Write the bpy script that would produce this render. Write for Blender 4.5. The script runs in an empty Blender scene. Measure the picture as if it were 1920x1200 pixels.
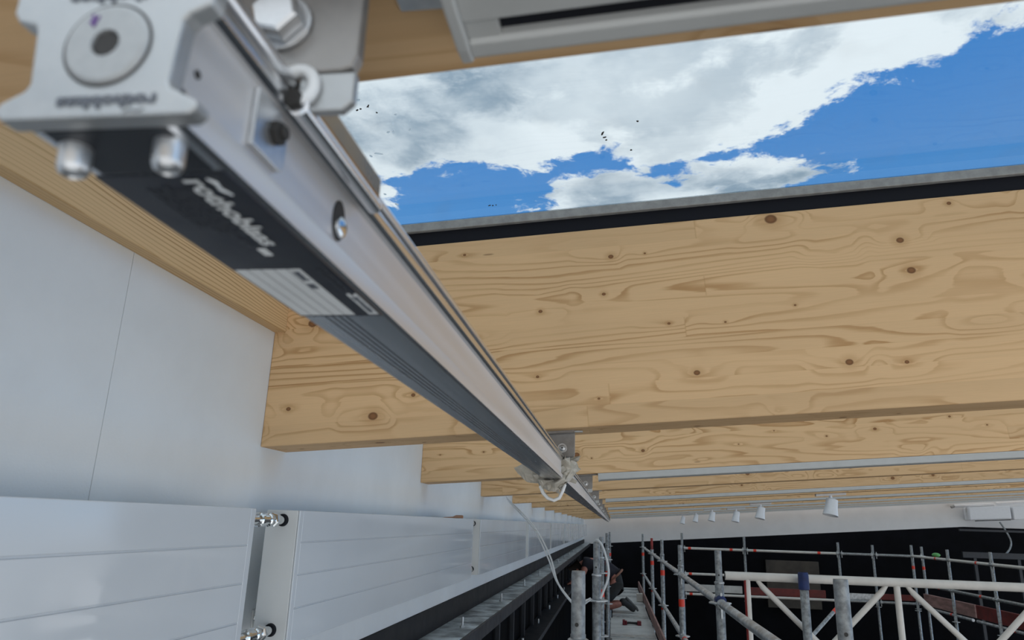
import bpy, bmesh, math, random
from mathutils import Vector, Matrix, noise

random.seed(7)
S = bpy.context.scene
C = S.collection
TH = math.atan(0.0744)            # pitch of the roof, rising to the right
RX, RZ = -0.70, 0.1306            # where the underside of the beams meets the left wall
BEAM_Y0, BEAM_S, BEAM_T, BEAM_H = 0.116, 1.25, 0.1155, 0.402

# ------------------------------------------------------------------ camera
cam_d = bpy.data.cameras.new('camera')
cam = bpy.data.objects.new('camera', cam_d)
C.objects.link(cam)
F = 1340.0
yc = Vector((190, -386, -F)).normalized()
zc = Vector((150, 4720, -F)); zc = (zc - yc * zc.dot(yc)).normalized()
xc = yc.cross(zc)
cam.matrix_world = Matrix((xc, yc, zc)).to_4x4()
cam_d.sensor_fit = 'HORIZONTAL'; cam_d.sensor_width = 36.0
cam_d.lens = 36.0 * F / 1920.0
cam_d.clip_start = 0.01; cam_d.clip_end = 200
cam_d.dof.use_dof = True
cam_d.dof.focus_distance = 1.75
cam_d.dof.aperture_fstop = 15.0
S.camera = cam

# ------------------------------------------------------------------ view
S.view_settings.view_transform = 'Standard'
S.view_settings.look = 'None'
S.view_settings.gamma = 1.0
S.view_settings.use_curve_mapping = False
S.view_settings.exposure = 0.05
S.cycles.max_bounces = 6; S.cycles.diffuse_bounces = 4; S.cycles.glossy_bounces = 3
S.cycles.transmission_bounces = 2; S.cycles.transparent_max_bounces = 8
S.cycles.caustics_reflective = False; S.cycles.caustics_refractive = False

# ------------------------------------------------------------------ node helper
class NT:
    def __init__(s, tree):
        s.t = tree; tree.nodes.clear()
    def n(s, typ, **kw):
        nd = s.t.nodes.new(typ)
        for k, v in kw.items(): setattr(nd, k, v)
        return nd
    def put(s, sock, v):
        if v is None: return
        if hasattr(v, 'is_linked') or hasattr(v, 'links'): s.t.links.new(v, sock)
        else:
            try: sock.default_value = v
            except Exception:
                sock.default_value = (*v, 1.0)
    def m(s, op, a, b=None, c=None, clamp=False):
        nd = s.n('ShaderNodeMath', operation=op); nd.use_clamp = clamp
        for i, v in enumerate((a, b, c)):
            if v is not None: s.put(nd.inputs[i], v)
        return nd.outputs[0]
    def v(s, op, a, b=None, sc=None):
        nd = s.n('ShaderNodeVectorMath', operation=op)
        s.put(nd.inputs[0], a)
        if b is not None: s.put(nd.inputs[1], b)
        if sc is not None: s.put(nd.inputs['Scale'], sc)
        return nd.outputs['Value'] if op in ('LENGTH', 'DOT_PRODUCT', 'DISTANCE') else nd.outputs[0]
    def xyz(s, x, y, z):
        nd = s.n('ShaderNodeCombineXYZ')
        for i, q in enumerate((x, y, z)): s.put(nd.inputs[i], q)
        return nd.outputs[0]
    def sep(s, v):
        nd = s.n('ShaderNodeSeparateXYZ'); s.put(nd.inputs[0], v); return nd.outputs
    def noise(s, v, scale, detail=3, rough=0.5, dist=0.0, dim='3D'):
        nd = s.n('ShaderNodeTexNoise', noise_dimensions=dim)
        s.put(nd.inputs['Vector'], v)
        s.put(nd.inputs['Scale'], scale); s.put(nd.inputs['Detail'], detail)
        s.put(nd.inputs['Roughness'], rough); s.put(nd.inputs['Distortion'], dist)
        return nd.outputs[0]
    def ramp(s, f, a, b, to0=0.0, to1=1.0, smooth=True):
        nd = s.n('ShaderNodeMapRange', interpolation_type='SMOOTHSTEP' if smooth else 'LINEAR')
        for k, q in zip(('Value', 'From Min', 'From Max', 'To Min', 'To Max'), (f, a, b, to0, to1)):
            s.put(nd.inputs[k], q)
        return nd.outputs[0]
    def mix(s, f, a, b):
        nd = s.n('ShaderNodeMix', data_type='RGBA')
        s.put(nd.inputs[0], f); s.put(nd.inputs[6], a if not isinstance(a, tuple) else (*a[:3], 1)); s.put(nd.inputs[7], b if not isinstance(b, tuple) else (*b[:3], 1))
        return nd.outputs[2]

# ------------------------------------------------------------------ world: a bank of cumulus over blue sky
W_STR = 2.05
w = bpy.data.worlds.new('sky'); S.world = w; w.use_nodes = True
g = NT(w.node_tree)
d = g.n('ShaderNodeTexCoord').outputs['Generated']
dx, dy, dz = g.sep(d)
zz = g.m('MAXIMUM', dz, 0.10)
px = g.m('DIVIDE', dx, zz); py = g.m('DIVIDE', dy, zz)
pv = g.xyz(px, py, 0.0)
wn_ = g.n('ShaderNodeTexNoise', noise_dimensions='2D'); g.put(wn_.inputs['Vector'], pv); wn_.inputs['Scale'].default_value = 5.0; wn_.inputs['Detail'].default_value = 2.0
wv = g.v('ADD', pv, g.v('MULTIPLY', g.v('SUBTRACT', wn_.outputs['Color'], (0.5, 0.5, 0.5)), (0.07, 0.07, 0.0)))
n1 = g.noise(wv, 3.2, 5, 0.58, dim='2D')
n2 = g.noise(g.v('ADD', wv, (3.1, 7.7, 0)), 9.5, 5, 0.66, dim='2D')
n3 = g.noise(g.v('ADD', pv, (9.3, 1.7, 0)), 2.6, 2, 0.55, dim='2D')
# edge of the bank
e1 = g.m('MULTIPLY_ADD', px, -0.10, 1.85)
e2 = g.m('MULTIPLY_ADD', px, -1.25, 2.29)
edge = g.m('MINIMUM', e1, e2)
bank = g.m('MULTIPLY', g.m('SUBTRACT', edge, py), 2.2)
bank = g.m('MINIMUM', g.m('MAXIMUM', bank, -0.60), 0.55)
field = bank
for cx, cy, r, k in ((-0.02, 2.17, 0.26, 0.75), (0.43, 2.06, 0.24, 0.75), (0.16, 2.25, 0.2, 0.5), (-0.74, 1.96, .10, .3), (1.9, 3.3, .6, .6), (-2.2, 2.6, .8, .6)):
    dist = g.v('DISTANCE', pv, (cx, cy, 0))
    l = g.m('MULTIPLY', g.m('SUBTRACT', 1.0, g.m('DIVIDE', dist, r)), k)
    field = g.m('MAXIMUM', field, l)
fz = g.m('ADD', field, g.m('MULTIPLY', g.m('SUBTRACT', n1, 0.5), 1.15))
fz = g.m('ADD', fz, g.m('MULTIPLY', g.m('SUBTRACT', n2, 0.5), 0.72))
mask = g.ramp(fz, -0.04, 0.12)
# thin edges bright, thick middles grey
thick = g.ramp(g.m('ADD', fz, g.m('MULTIPLY', g.m('SUBTRACT', n3, 0.5), 2.2)), 0.10, 0.75)
for cx, cy, r, k in ((0.10, 1.52, 0.42, -0.75), (0.55, 1.52, 0.30, -0.55), (-0.45, 1.65, 0.40, 0.45)):      # sunlit and shaded billows of the bank
    thick = g.m('MULTIPLY_ADD', g.m('MAXIMUM', g.m('SUBTRACT', 1.0, g.m('DIVIDE', g.v('DISTANCE', wv, (cx, cy, 0)), r)), 0.0), k, thick)
thick = g.m('MINIMUM', g.m('MAXIMUM', thick, 0.0), 1.0)
mott = g.ramp(n1, 0.40, 0.68)
thick = g.m('MULTIPLY', thick, g.m('MULTIPLY_ADD', mott, -0.55, 1.0))
cloud = g.mix(thick, (0.95, 1.0, 1.04), (0.31, 0.41, 0.51))
hz = g.ramp(dz, 0.0, 0.65)
blue = g.mix(hz, (0.28, 0.55, 0.88), (0.030, 0.23, 0.64))
sky = g.mix(mask, blue, cloud)
gnd = g.ramp(dz, -0.06, 0.02)
col = g.mix(gnd, (0.60, 0.61, 0.62), sky)
bg = g.n('ShaderNodeBackground'); g.put(bg.inputs[0], col); bg.inputs[1].default_value = W_STR
w.cycles.sampling_method = 'MANUAL'; w.cycles.sample_map_resolution = 256
out = g.n('ShaderNodeOutputWorld'); g.t.links.new(bg.outputs[0], out.inputs[0])

# ------------------------------------------------------------------ materials
def pmat(name):
    m = bpy.data.materials.new(name); m.use_nodes = True
    t = NT(m.node_tree)
    b = t.n('ShaderNodeBsdfPrincipled'); o = t.n('ShaderNodeOutputMaterial')
    t.t.links.new(b.outputs[0], o.inputs[0])
    return m, t, b
def simple(name, col, rough=0.5, metal=0.0, var=0.10, scale=25.0, bump=0.0, bscale=200.0, spec=None, coat=0.0, detail=4, stretch=(1, 1, 1)):
    m, t, b = pmat(name)
    oc = t.n('ShaderNodeTexCoord').outputs['Object']
    v = t.v('MULTIPLY', oc, stretch)
    nz = t.noise(v, scale, detail, 0.6)
    dk = tuple(c * (1 - var * 1.6) for c in col); lt = tuple(min(1, c * (1 + var * 0.8)) for c in col)
    t.put(b.inputs['Base Color'], t.mix(t.ramp(nz, 0.3, 0.7), dk, lt))
    t.put(b.inputs['Roughness'], t.ramp(nz, 0.3, 0.7, max(rough - 0.06, 0.02), rough + 0.06))
    b.inputs['Metallic'].default_value = metal
    if spec is not None: b.inputs['Specular IOR Level'].default_value = spec
    if coat: b.inputs['Coat Weight'].default_value = coat; b.inputs['Coat Roughness'].default_value = 0.05
    if bump:
        bn = t.n('ShaderNodeBump'); bn.inputs['Strength'].default_value = bump; bn.inputs['Distance'].default_value = 0.001
        t.put(bn.inputs['Height'], t.noise(v, bscale, 4, 0.6)); t.t.links.new(bn.outputs[0], b.inputs['Normal'])
    return m

def wood(name, base, late, knotc, lam=0.0402, density=7.5, contrast=1.15, freq=30.0):
    """spruce glulam: lamellas, wavy growth rings flowing round knots, finger joints"""
    m, t, b = pmat(name)
    oc = t.n('ShaderNodeTexCoord').outputs['Object']
    rnd = t.n('ShaderNodeObjectInfo').outputs['Random']
    x, y, z = t.sep(oc)
    L = t.m('FLOOR', t.m('DIVIDE', t.m('ADD', z, 0.0001), lam))
    wn = t.n('ShaderNodeTexWhiteNoise', noise_dimensions='2D')
    t.put(wn.inputs['Vector'], t.xyz(L, t.m('MULTIPLY', rnd, 91.0), 0.0)); r1 = wn.outputs[0]
    xs = t.m('ADD', x, t.m('MULTIPLY', r1, 37.0))
    seg = t.m('FLOOR', t.m('DIVIDE', xs, 2.3))
    wn2 = t.n('ShaderNodeTexWhiteNoise', noise_dimensions='3D')
    t.put(wn2.inputs['Vector'], t.xyz(L, seg, t.m('MULTIPLY', rnd, 53.0))); r2 = wn2.outputs[0]
    v = t.m('ADD', z, y)
    xr = t.m('ADD', x, t.m('MULTIPLY', rnd, 40.0))
    # two adjoining lamellas share one board look often enough for wide figure
    # knots
    vs = t.xyz(xr, v, 0.0)
    vo = t.n('ShaderNodeTexVoronoi', voronoi_dimensions='2D', feature='F1')
    t.put(vo.inputs['Vector'], vs); vo.inputs['Scale'].default_value = density; vo.inputs['Randomness'].default_value = 1.0
    delta = t.v('SUBTRACT', vs, vo.outputs['Position'])
    kx, ky, _ = t.sep(delta)
    cr, cg_, cb = t.sep(vo.outputs['Color'])
    rad = t.m('MULTIPLY_ADD', t.m('POWER', cr, 2.2), 0.0085, 0.0019)
    dk = t.m('SQRT', t.m('ADD', t.m('MULTIPLY', t.m('MULTIPLY', kx, kx), 0.62), t.m('MULTIPLY', ky, ky)))
    dst = t.m('SQRT', t.m('ADD', t.m('MULTIPLY', t.m('MULTIPLY', kx, kx), 0.06), t.m('MULTIPLY', ky, ky)))
    infl = t.m('EXPONENT', t.m('MULTIPLY', t.m('DIVIDE', dst, t.m('MULTIPLY_ADD', cr, 0.020, 0.004)), -1.0))
    ve = t.n('ShaderNodeTexVoronoi', voronoi_dimensions='2D', feature='DISTANCE_TO_EDGE')
    t.put(ve.inputs['Vector'], vs); ve.inputs['Scale'].default_value = density; ve.inputs['Randomness'].default_value = 1.0
    infl = t.m('MULTIPLY', infl, t.ramp(ve.outputs['Distance'], 0.0, 0.22))
    # growth rings
    gv = t.xyz(t.m('MULTIPLY_ADD', xr, 0.42, t.m('MULTIPLY', r2, 0.14)), t.m('MULTIPLY', v, 5.0), t.m('MULTIPLY', r2, 0.25))
    n = t.noise(gv, 1.6, 2, 0.45, 0.15)
    ph = t.m('ADD', t.m('MULTIPLY', n, 17.0), t.m('MULTIPLY', v, t.m('MULTIPLY_ADD', r2, 6.0, freq)))
    ph = t.m('ADD', ph, t.m('MULTIPLY', infl, t.m('MULTIPLY_ADD', cr, 2.6, 0.5)))
    ph = t.m('ADD', ph, t.m('MULTIPLY', t.noise(t.xyz(t.m('MULTIPLY', xr, 5.0), t.m('MULTIPLY', v, 60.0), 0.0), 1.0, 3, 0.6), 0.5))
    fr = t.m('FRACT', ph)
    line = t.m('MULTIPLY', t.ramp(fr, 0.50, 0.88), t.ramp(fr, 0.91, 1.0, 1.0, 0.0))
    amt = t.ramp(t.noise(t.xyz(t.m('MULTIPLY', xr, 1.3), t.m('MULTIPLY', v, 16.0), r2), 1.0, 2, 0.5), 0.32, 0.75, 0.08, 0.75)
    line = t.m('MULTIPLY', line, t.m('MULTIPLY', amt, contrast))
    fib = t.noise(t.xyz(t.m('MULTIPLY', xr, 14.0), t.m('MULTIPLY', v, 700.0), r2), 1.0, 3, 0.6)
    tone = t.m('ADD', t.m('MULTIPLY_ADD', r2, 0.10, 0.93), t.m('MULTIPLY', t.m('SUBTRACT', fib, 0.5), 0.16))
    big = t.noise(t.xyz(t.m('MULTIPLY', xr, 1.1), t.m('MULTIPLY', v, 9.0), 0.3), 1.0, 3, 0.5)
    tone = t.m('ADD', tone, t.m('MULTIPLY', t.m('SUBTRACT', big, 0.5), 0.24))
    c = t.mix(line, base, late)
    c = t.v('SCALE', c, sc=tone)
    # knot core, dark rim, and a warm halo
    core = t.ramp(t.m('DIVIDE', dk, rad), 0.75, 1.12, 1.0, 0.0)
    halo = t.ramp(t.m('DIVIDE', dk, rad), 1.0, 3.4, 0.35, 0.0)
    on = t.m('GREATER_THAN', cg_, 0.30)
    c = t.mix(t.m('MULTIPLY', halo, on), c, late)
    kc = t.mix(t.ramp(t.m('DIVIDE', dk, rad), 0.2, 1.0), tuple(min(1, q * 1.7) for q in knotc), knotc)
    c = t.mix(t.m('MULTIPLY', t.m('MULTIPLY', core, on), 0.95), c, kc)
    # resin pockets: rare short dark dashes
    vo2 = t.n('ShaderNodeTexVoronoi', voronoi_dimensions='2D', feature='F1')
    t.put(vo2.inputs['Vector'], t.xyz(t.m('MULTIPLY', xr, 0.16), v, 0.0)); vo2.inputs['Scale'].default_value = 7.0
    on2 = t.m('GREATER_THAN', t.sep(vo2.outputs['Color'])[0], 0.72)
    dash = t.m('MULTIPLY', t.ramp(vo2.outputs['Distance'], 0.008, 0.016, 0.55, 0.0), on2)
    c = t.mix(dash, c, knotc)
    # glue lines and finger-joint ends
    fl = t.m('FRACT', t.m('DIVIDE', t.m('ADD', z, 0.0001), lam))
    gl = t.m('MULTIPLY', t.ramp(t.m('ABSOLUTE', t.m('SUBTRACT', fl, 0.5)), 0.485, 0.5), 0.12)
    fx = t.m('FRACT', t.m('DIVIDE', xs, 2.3))
    fj = t.m('MULTIPLY', t.ramp(t.m('ABSOLUTE', t.m('SUBTRACT', fx, 0.5)), 0.4990, 0.4998), 0.25)
    c = t.mix(t.m('MAXIMUM', gl, fj), c, late)
    t.put(b.inputs['Base Color'], c)
    b.inputs['Roughness'].default_value = 0.62
    b.inputs['Specular IOR Level'].default_value = 0.25
    bn = t.n('ShaderNodeBump'); bn.inputs['Strength'].default_value = 0.25; bn.inputs['Distance'].default_value = 0.0006
    fib2 = t.noise(t.xyz(t.m('MULTIPLY', x, 14.0), t.m('MULTIPLY', v, 500.0), 0.0), 1.0, 1, 0.5)
    t.put(bn.inputs['Height'], fib2); t.t.links.new(bn.outputs[0], b.inputs['Normal'])
    return m

M = {}
M['wood'] = wood('spruce_glulam', (0.76, 0.505, 0.272), (0.46, 0.24, 0.09), (0.15, 0.065, 0.025))
M['board'] = wood('spruce_board', (0.72, 0.50, 0.27), (0.44, 0.26, 0.11), (0.16, 0.075, 0.03), lam=0.4, density=3.0, contrast=1.5, freq=150.0)
M['plaster'] = simple('white_plaster', (0.78, 0.81, 0.83), 0.75, var=0.02, scale=6, bump=0.25, bscale=260)
M['bulk'] = simple('white_bulkhead', (0.80, 0.81, 0.82), 0.7, var=0.03, scale=2)
M['rad'] = simple('white_enamel', (0.64, 0.67, 0.70), 0.09, var=0.01, scale=4, bump=0.02, bscale=30)
M['radside'] = simple('white_enamel_side', (0.70, 0.71, 0.70), 0.35, var=0.02, scale=8)
M['chrome'] = simple('chrome', (0.75, 0.77, 0.78), 0.10, 1.0, var=0.05)
M['alu'] = simple('aluminium_profile', (0.80, 0.81, 0.83), 0.24, 1.0, var=0.05, scale=60, stretch=(1, 0.02, 1), bump=0.05, bscale=300)
M['alub'] = simple('brushed_aluminium', (0.80, 0.78, 0.77), 0.46, 0.75, var=0.04, scale=60, stretch=(1, 0.02, 1))
M['aluc'] = simple('aluminium_cast', (0.47, 0.48, 0.48), 0.45, 0.8, var=0.05, scale=90, bump=0.1, bscale=900)
M['steel'] = simple('zinc_steel', (0.66, 0.67, 0.68), 0.36, 0.9, var=0.12, scale=70)
M['boltm'] = simple('matte_bolt_face', (0.40, 0.41, 0.41), 0.5, 0.5, var=0.06, scale=300)
M['plate'] = simple('bracket_plate', (0.32, 0.305, 0.29), 0.42, 0.7, var=0.08, scale=60)
M['galv'] = simple('galvanised_tube', (0.34, 0.355, 0.36), 0.5, 0.55, var=0.28, scale=38, bump=0.15, bscale=160)
M['galvl'] = simple('bright_galvanised', (0.55, 0.57, 0.58), 0.42, 0.5, var=0.25, scale=20)
M['blackp'] = simple('black_print', (0.012, 0.014, 0.022), 0.35, var=0.1)
M['whitep'] = simple('white_print', (0.80, 0.82, 0.82), 0.5, var=0.03)
M['greyp'] = simple('grey_print', (0.10, 0.11, 0.13), 0.5, var=0.05)
M['darkp'] = simple('dark_print', (0.05, 0.055, 0.065), 0.5, var=0.05)
M['purple'] = simple('purple_marker', (0.12, 0.05, 0.22), 0.6, var=0.05)
M['dark'] = simple('dark_recess', (0.03, 0.028, 0.026), 0.7, var=0.1)  # flat pieces of this near-black paint the shade inside holes
M['rubber'] = simple('black_seal', (0.010, 0.011, 0.016), 0.7, var=0.1, spec=0.2)
M['frame'] = simple('grey_frame', (0.34, 0.34, 0.33), 0.55, 0.2, var=0.12, scale=50)
M['cass'] = simple('grey_white_powder_coat', (0.52, 0.525, 0.51), 0.38, 0.0, var=0.03, scale=20)
M['nylon'] = simple('white_nylon', (0.85, 0.87, 0.88), 0.4, var=0.03)
M['film'] = simple('grey_plastic_film', (0.47, 0.43, 0.36), 0.4, var=0.10, scale=30, bump=0.3, bscale=120)
M['loop'] = simple('white_plastic_loop', (0.82, 0.82, 0.80), 0.35, var=0.03)
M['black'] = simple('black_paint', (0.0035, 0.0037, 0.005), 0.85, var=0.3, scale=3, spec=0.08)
M['blacksteel'] = simple('black_steel', (0.008, 0.009, 0.012), 0.75, 0.0, var=0.2, scale=12)
M['slate'] = simple('dark_slate_steel', (0.024, 0.028, 0.036), 0.5, 0.1, var=0.2, scale=12)
M['dusty'] = simple('dusty_galvanised', (0.50, 0.54, 0.55), 0.55, 0.2, var=0.45, scale=9, detail=6)
M['deck'] = simple('deck_panel', (0.62, 0.62, 0.60), 0.7, var=0.10, scale=5)
M['toe'] = simple('pinkish_toe_board', (0.42, 0.24, 0.21), 0.7, var=0.25, scale=14, stretch=(1, .2, 1))
M['redboard'] = simple('red_toe_board', (0.17, 0.026, 0.022), 0.65, var=0.2, scale=8)
M['red'] = simple('red_band', (0.85, 0.06, 0.03), 0.5, var=0.05)
M['redpaint'] = simple('worn_red_paint', (0.35, 0.04, 0.035), 0.6, var=0.3, scale=12)
M['truss'] = simple('white_painted_tube', (0.72, 0.69, 0.64), 0.45, var=0.06, scale=10)
M['blue'] = simple('blue_strap', (0.014, 0.030, 0.12), 0.6, var=0.2)
M['white'] = simple('white_lacquer', (0.82, 0.83, 0.85), 0.35, var=0.02)
M['cable'] = simple('white_cable', (0.72, 0.74, 0.75), 0.4, var=0.04)
M['skin'] = simple('skin', (0.52, 0.22, 0.17), 0.55, var=0.08)
M['shirt'] = simple('black_shirt', (0.016, 0.015, 0.024), 0.85, var=0.2)
M['shorts'] = simple('charcoal_shorts', (0.030, 0.032, 0.034), 0.85, var=0.2)
M['shoe'] = simple('grey_shoe', (0.045, 0.048, 0.052), 0.7, var=0.2)
M['sole'] = simple('shoe_sole', (0.13, 0.13, 0.13), 0.6, var=0.1)
M['belt'] = simple('tan_belt', (0.30, 0.14, 0.09), 0.7, var=0.1)
M['hair'] = simple('dark_hair', (0.02, 0.014, 0.010), 0.7, var=0.2)
M['toolblack'] = simple('tool_black', (0.015, 0.014, 0.016), 0.5, var=0.1)
M['toolred'] = simple('tool_red', (0.22, 0.02, 0.035), 0.5, var=0.1)
M['tan'] = simple('faded_tan_board', (0.055, 0.046, 0.036), 0.8, var=0.3, scale=2)
M['copper'] = simple('brown_wood_offcut', (0.36, 0.16, 0.07), 0.6, var=0.15)
M['green'] = simple('green_cap', (0.12, 0.42, 0.12), 0.5, var=0.1)
M['ceil'] = simple('pale_ceiling', (0.70, 0.70, 0.68), 0.8, var=0.03, scale=3)
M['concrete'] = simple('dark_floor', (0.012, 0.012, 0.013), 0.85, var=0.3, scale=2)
M['woodrefl'] = simple('metal_wood_reflection', (0.42, 0.25, 0.10), 0.3, 0.8, var=0.1)  # orange colour painted in for wood mirrored in plain metal

def glass_mat():
    m = bpy.data.materials.new('tinted_glass'); m.use_nodes = True
    t = NT(m.node_tree)
    tr = t.n('ShaderNodeBsdfTransparent'); tr.inputs[0].default_value = (0.635, 0.66, 0.67, 1)
    gl = t.n('ShaderNodeBsdfGlossy'); gl.inputs['Roughness'].default_value = 0.01; gl.inputs[0].default_value = (.9, .95, 1, 1)
    lw = t.n('ShaderNodeLayerWeight'); lw.inputs[0].default_value = 0.5
    fr = t.n('ShaderNodeMath', operation='MULTIPLY_ADD'); fr.inputs[1].default_value = 0.5; fr.inputs[2].default_value = 0.02
    t.put(fr.inputs[0], t.m('POWER', lw.outputs['Facing'], 4.0))
    dd = t.n('ShaderNodeBsdfDiffuse'); dd.inputs[0].default_value = (.6, .6, .6, 1)
    mx = t.n('ShaderNodeMixShader'); o = t.n('ShaderNodeOutputMaterial')
    mx2 = t.n('ShaderNodeMixShader')
    oc = t.n('ShaderNodeTexCoord').outputs['Object']
    t.put(mx2.inputs[0], t.ramp(t.noise(oc, 9, 2, 0.7), 0.5, 0.9, 0.0, 0.06))   # dust film
    t.t.links.new(fr.outputs[0], mx.inputs[0]); t.t.links.new(tr.outputs[0], mx.inputs[1]); t.t.links.new(gl.outputs[0], mx.inputs[2])
    t.t.links.new(mx.outputs[0], mx2.inputs[1]); t.t.links.new(dd.outputs[0], mx2.inputs[2])
    t.t.links.new(mx2.outputs[0], o.inputs[0])
    return m
M['glass'] = glass_mat()
dm = bpy.data.materials.new('pale_dust'); dm.use_nodes = True
t_ = NT(dm.node_tree); tl = t_.n('ShaderNodeBsdfTranslucent'); to = t_.n('ShaderNodeOutputMaterial'); t_.t.links.new(tl.outputs[0], to.inputs[0])
t_.put(tl.inputs[0], t_.mix(t_.noise(t_.n('ShaderNodeTexCoord').outputs['Object'], 300, 2), (0.8, 0.85, 0.88), (0.98, 1, 1)))
M['dust'] = dm

# ------------------------------------------------------------------ mesh helpers
class MB:
    def __init__(s): s.v = []; s.f = []
    def add(s, vs, fs):
        o = len(s.v); s.v += [Vector(p) for p in vs]; s.f += [tuple(i + o for i in f) for f in fs]; return s
    def box(s, x0, x1, y0, y1, z0, z1):
        return s.add([(x0, y0, z0), (x1, y0, z0), (x1, y1, z0), (x0, y1, z0), (x0, y0, z1), (x1, y0, z1), (x1, y1, z1), (x0, y1, z1)],
                     [(3, 2, 1, 0), (4, 5, 6, 7), (0, 1, 5, 4), (1, 2, 6, 5), (2, 3, 7, 6), (3, 0, 4, 7)])
    def cyl(s, p, q, r, r2=None, n=16, cap=True):
        p, q = Vector(p), Vector(q); r2 = r if r2 is None else r2
        a = (q - p).normalized(); u = a.orthogonal().normalized(); w_ = a.cross(u)
        vs = []
        for c, rr in ((p, r), (q, r2)):
            for i in range(n):
                t = 2 * math.pi * (i + 0.5) / n; vs.append(c + u * math.cos(t) * rr + w_ * math.sin(t) * rr)
        fs = [(i, (i + 1) % n, n + (i + 1) % n, n + i) for i in range(n)]
        if cap: fs += [tuple(range(n - 1, -1, -1)), tuple(range(n, 2 * n))]
        return s.add(vs, fs)
    def lathe(s, p, axis, prof, n=20):
        """prof: list of (distance along axis, radius)"""
        p = Vector(p); a = Vector(axis).normalized(); u = a.orthogonal().normalized(); w_ = a.cross(u)
        vs = []
        for h, r in prof:
            for i in range(n):
                t = 2 * math.pi * i / n; vs.append(p + a * h + (u * math.cos(t) + w_ * math.sin(t)) * max(r, 1e-5))
        fs = []
        for k in range(len(prof) - 1):
            for i in range(n):
                fs.append((k * n + i, k * n + (i + 1) % n, (k + 1) * n + (i + 1) % n, (k + 1) * n + i))
        fs += [tuple(range(n - 1, -1, -1)), tuple((len(prof) - 1) * n + i for i in range(n))]
        return s.add(vs, fs)
    def tube(s, pts, r, n=8, closed=False):
        pts = [Vector(p) for p in pts]; N = len(pts); vs = []; fs = []
        u = None
        for i, p in enumerate(pts):
            if closed: t = (pts[(i + 1) % N] - pts[i - 1])
            else: t = pts[min(i + 1, N - 1)] - pts[max(i - 1, 0)]
            t.normalize()
            u = t.orthogonal().normalized() if u is None else (u - t * u.dot(t)).normalized()
            w_ = t.cross(u); rr = r[i] if isinstance(r, (list, tuple)) else r
            for k in range(n):
                a = 2 * math.pi * k / n; vs.append(p + (u * math.cos(a) + w_ * math.sin(a)) * rr)
        M_ = N if closed else N - 1
        for i in range(M_):
            j = (i + 1) % N
            for k in range(n): fs.append((i * n + k, i * n + (k + 1) % n, j * n + (k + 1) % n, j * n + k))
        if not closed: fs += [tuple(range(n - 1, -1, -1)), tuple((N - 1) * n + k for k in range(n))]
        return s.add(vs, fs)
    def prism(s, prof, axis, a0, a1):
        """closed polygon extruded along an axis: 'y' takes (x,z), 'x' takes (y,z), 'z' takes (x,y)"""
        n = len(prof)
        def mk(p, a):
            return {'y': (p[0], a, p[1]), 'x': (a, p[0], p[1]), 'z': (p[0], p[1], a)}[axis]
        vs = [mk(p, a0) for p in prof] + [mk(p, a1) for p in prof]
        return s.add(vs, [(i, (i + 1) % n, n + (i + 1) % n, n + i) for i in range(n)] + [tuple(range(n - 1, -1, -1)), tuple(range(n, 2 * n))])
    def sphere(s, c, r, sc=(1, 1, 1), n=12):
        pr = [(-math.cos(math.pi * k / n) * r, math.sin(math.pi * k / n) * r) for k in range(n + 1)]
        o = len(s.v); s.lathe((0, 0, 0), (0, 0, 1), pr, n * 2)
        for i in range(o, len(s.v)): s.v[i] = Vector((s.v[i].x * sc[0], s.v[i].y * sc[1], s.v[i].z * sc[2])) + Vector(c)
        return s

def mesh_from(mb, mw=None):
    me = bpy.data.meshes.new('m')
    vs = mb.v
    if mw is not None:
        inv = mw.inverted(); vs = [inv @ p for p in vs]
    me.from_pydata([tuple(p) for p in vs], [], mb.f)
    bm = bmesh.new(); bm.from_mesh(me)
    bmesh.ops.recalc_face_normals(bm, faces=bm.faces[:]); bm.to_mesh(me); bm.free()
    me.update(); return me

ROOT = {}
def finish(o, mat, bevel=0.0, smooth=False, seg=2):
    o.data.materials.append(M[mat] if isinstance(mat, str) else mat)
    if smooth:
        for p in o.data.polygons: p.use_smooth = True
        md = None
        try: o.data.set_sharp_from_angle(angle=math.radians(38))
        except Exception: pass
    if bevel:
        b = o.modifiers.new('bevel', 'BEVEL'); b.width = bevel; b.segments = seg; b.limit_method = 'ANGLE'; b.angle_limit = math.radians(40)
    return o
def tag(o, label=None, cat=None, group=None, kind=None):
    for k, v_ in (('label', label), ('category', cat), ('group', group), ('kind', kind)):
        if v_: o[k] = v_
    return o
def thing(name, label, cat, loc=(0, 0, 0), group=None, roty=0.0):
    o = bpy.data.objects.new(name, None); C.objects.link(o); o.empty_display_size = 0.05
    mw = Matrix.Translation(loc) @ Matrix.Rotation(-roty, 4, 'Y')
    o.matrix_world = mw; ROOT[o.name] = mw
    return tag(o, label, cat, group)
def part(parent, name, mb, mat, bevel=0.0, smooth=False, local=False, label=None, kind=None):
    mw = ROOT[parent.name]
    o = bpy.data.objects.new(name, mesh_from(mb, None if local else mw)); C.objects.link(o)
    o.parent = parent; ROOT[o.name] = mw
    finish(o, mat, bevel, smooth)
    return tag(o, label, None, None, kind)
def solo(name, mb, mat, label, cat, loc=(0, 0, 0), group=None, bevel=0.0, smooth=False, roty=0.0, local=False, kind=None):
    mw = Matrix.Translation(loc) @ Matrix.Rotation(-roty, 4, 'Y')
    o = bpy.data.objects.new(name, mesh_from(mb, None if local else mw)); C.objects.link(o)
    o.matrix_world = mw; ROOT[o.name] = mw
    finish(o, mat, bevel, smooth)
    return tag(o, label, cat, group, kind)
def struct(name, mb, mat, loc=(0, 0, 0), bevel=0.0, roty=0.0, local=False, label=None, cat=None):
    o = solo(name, mb, mat, label, cat, loc, None, bevel, False, roty, local, 'structure'); return o

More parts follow.
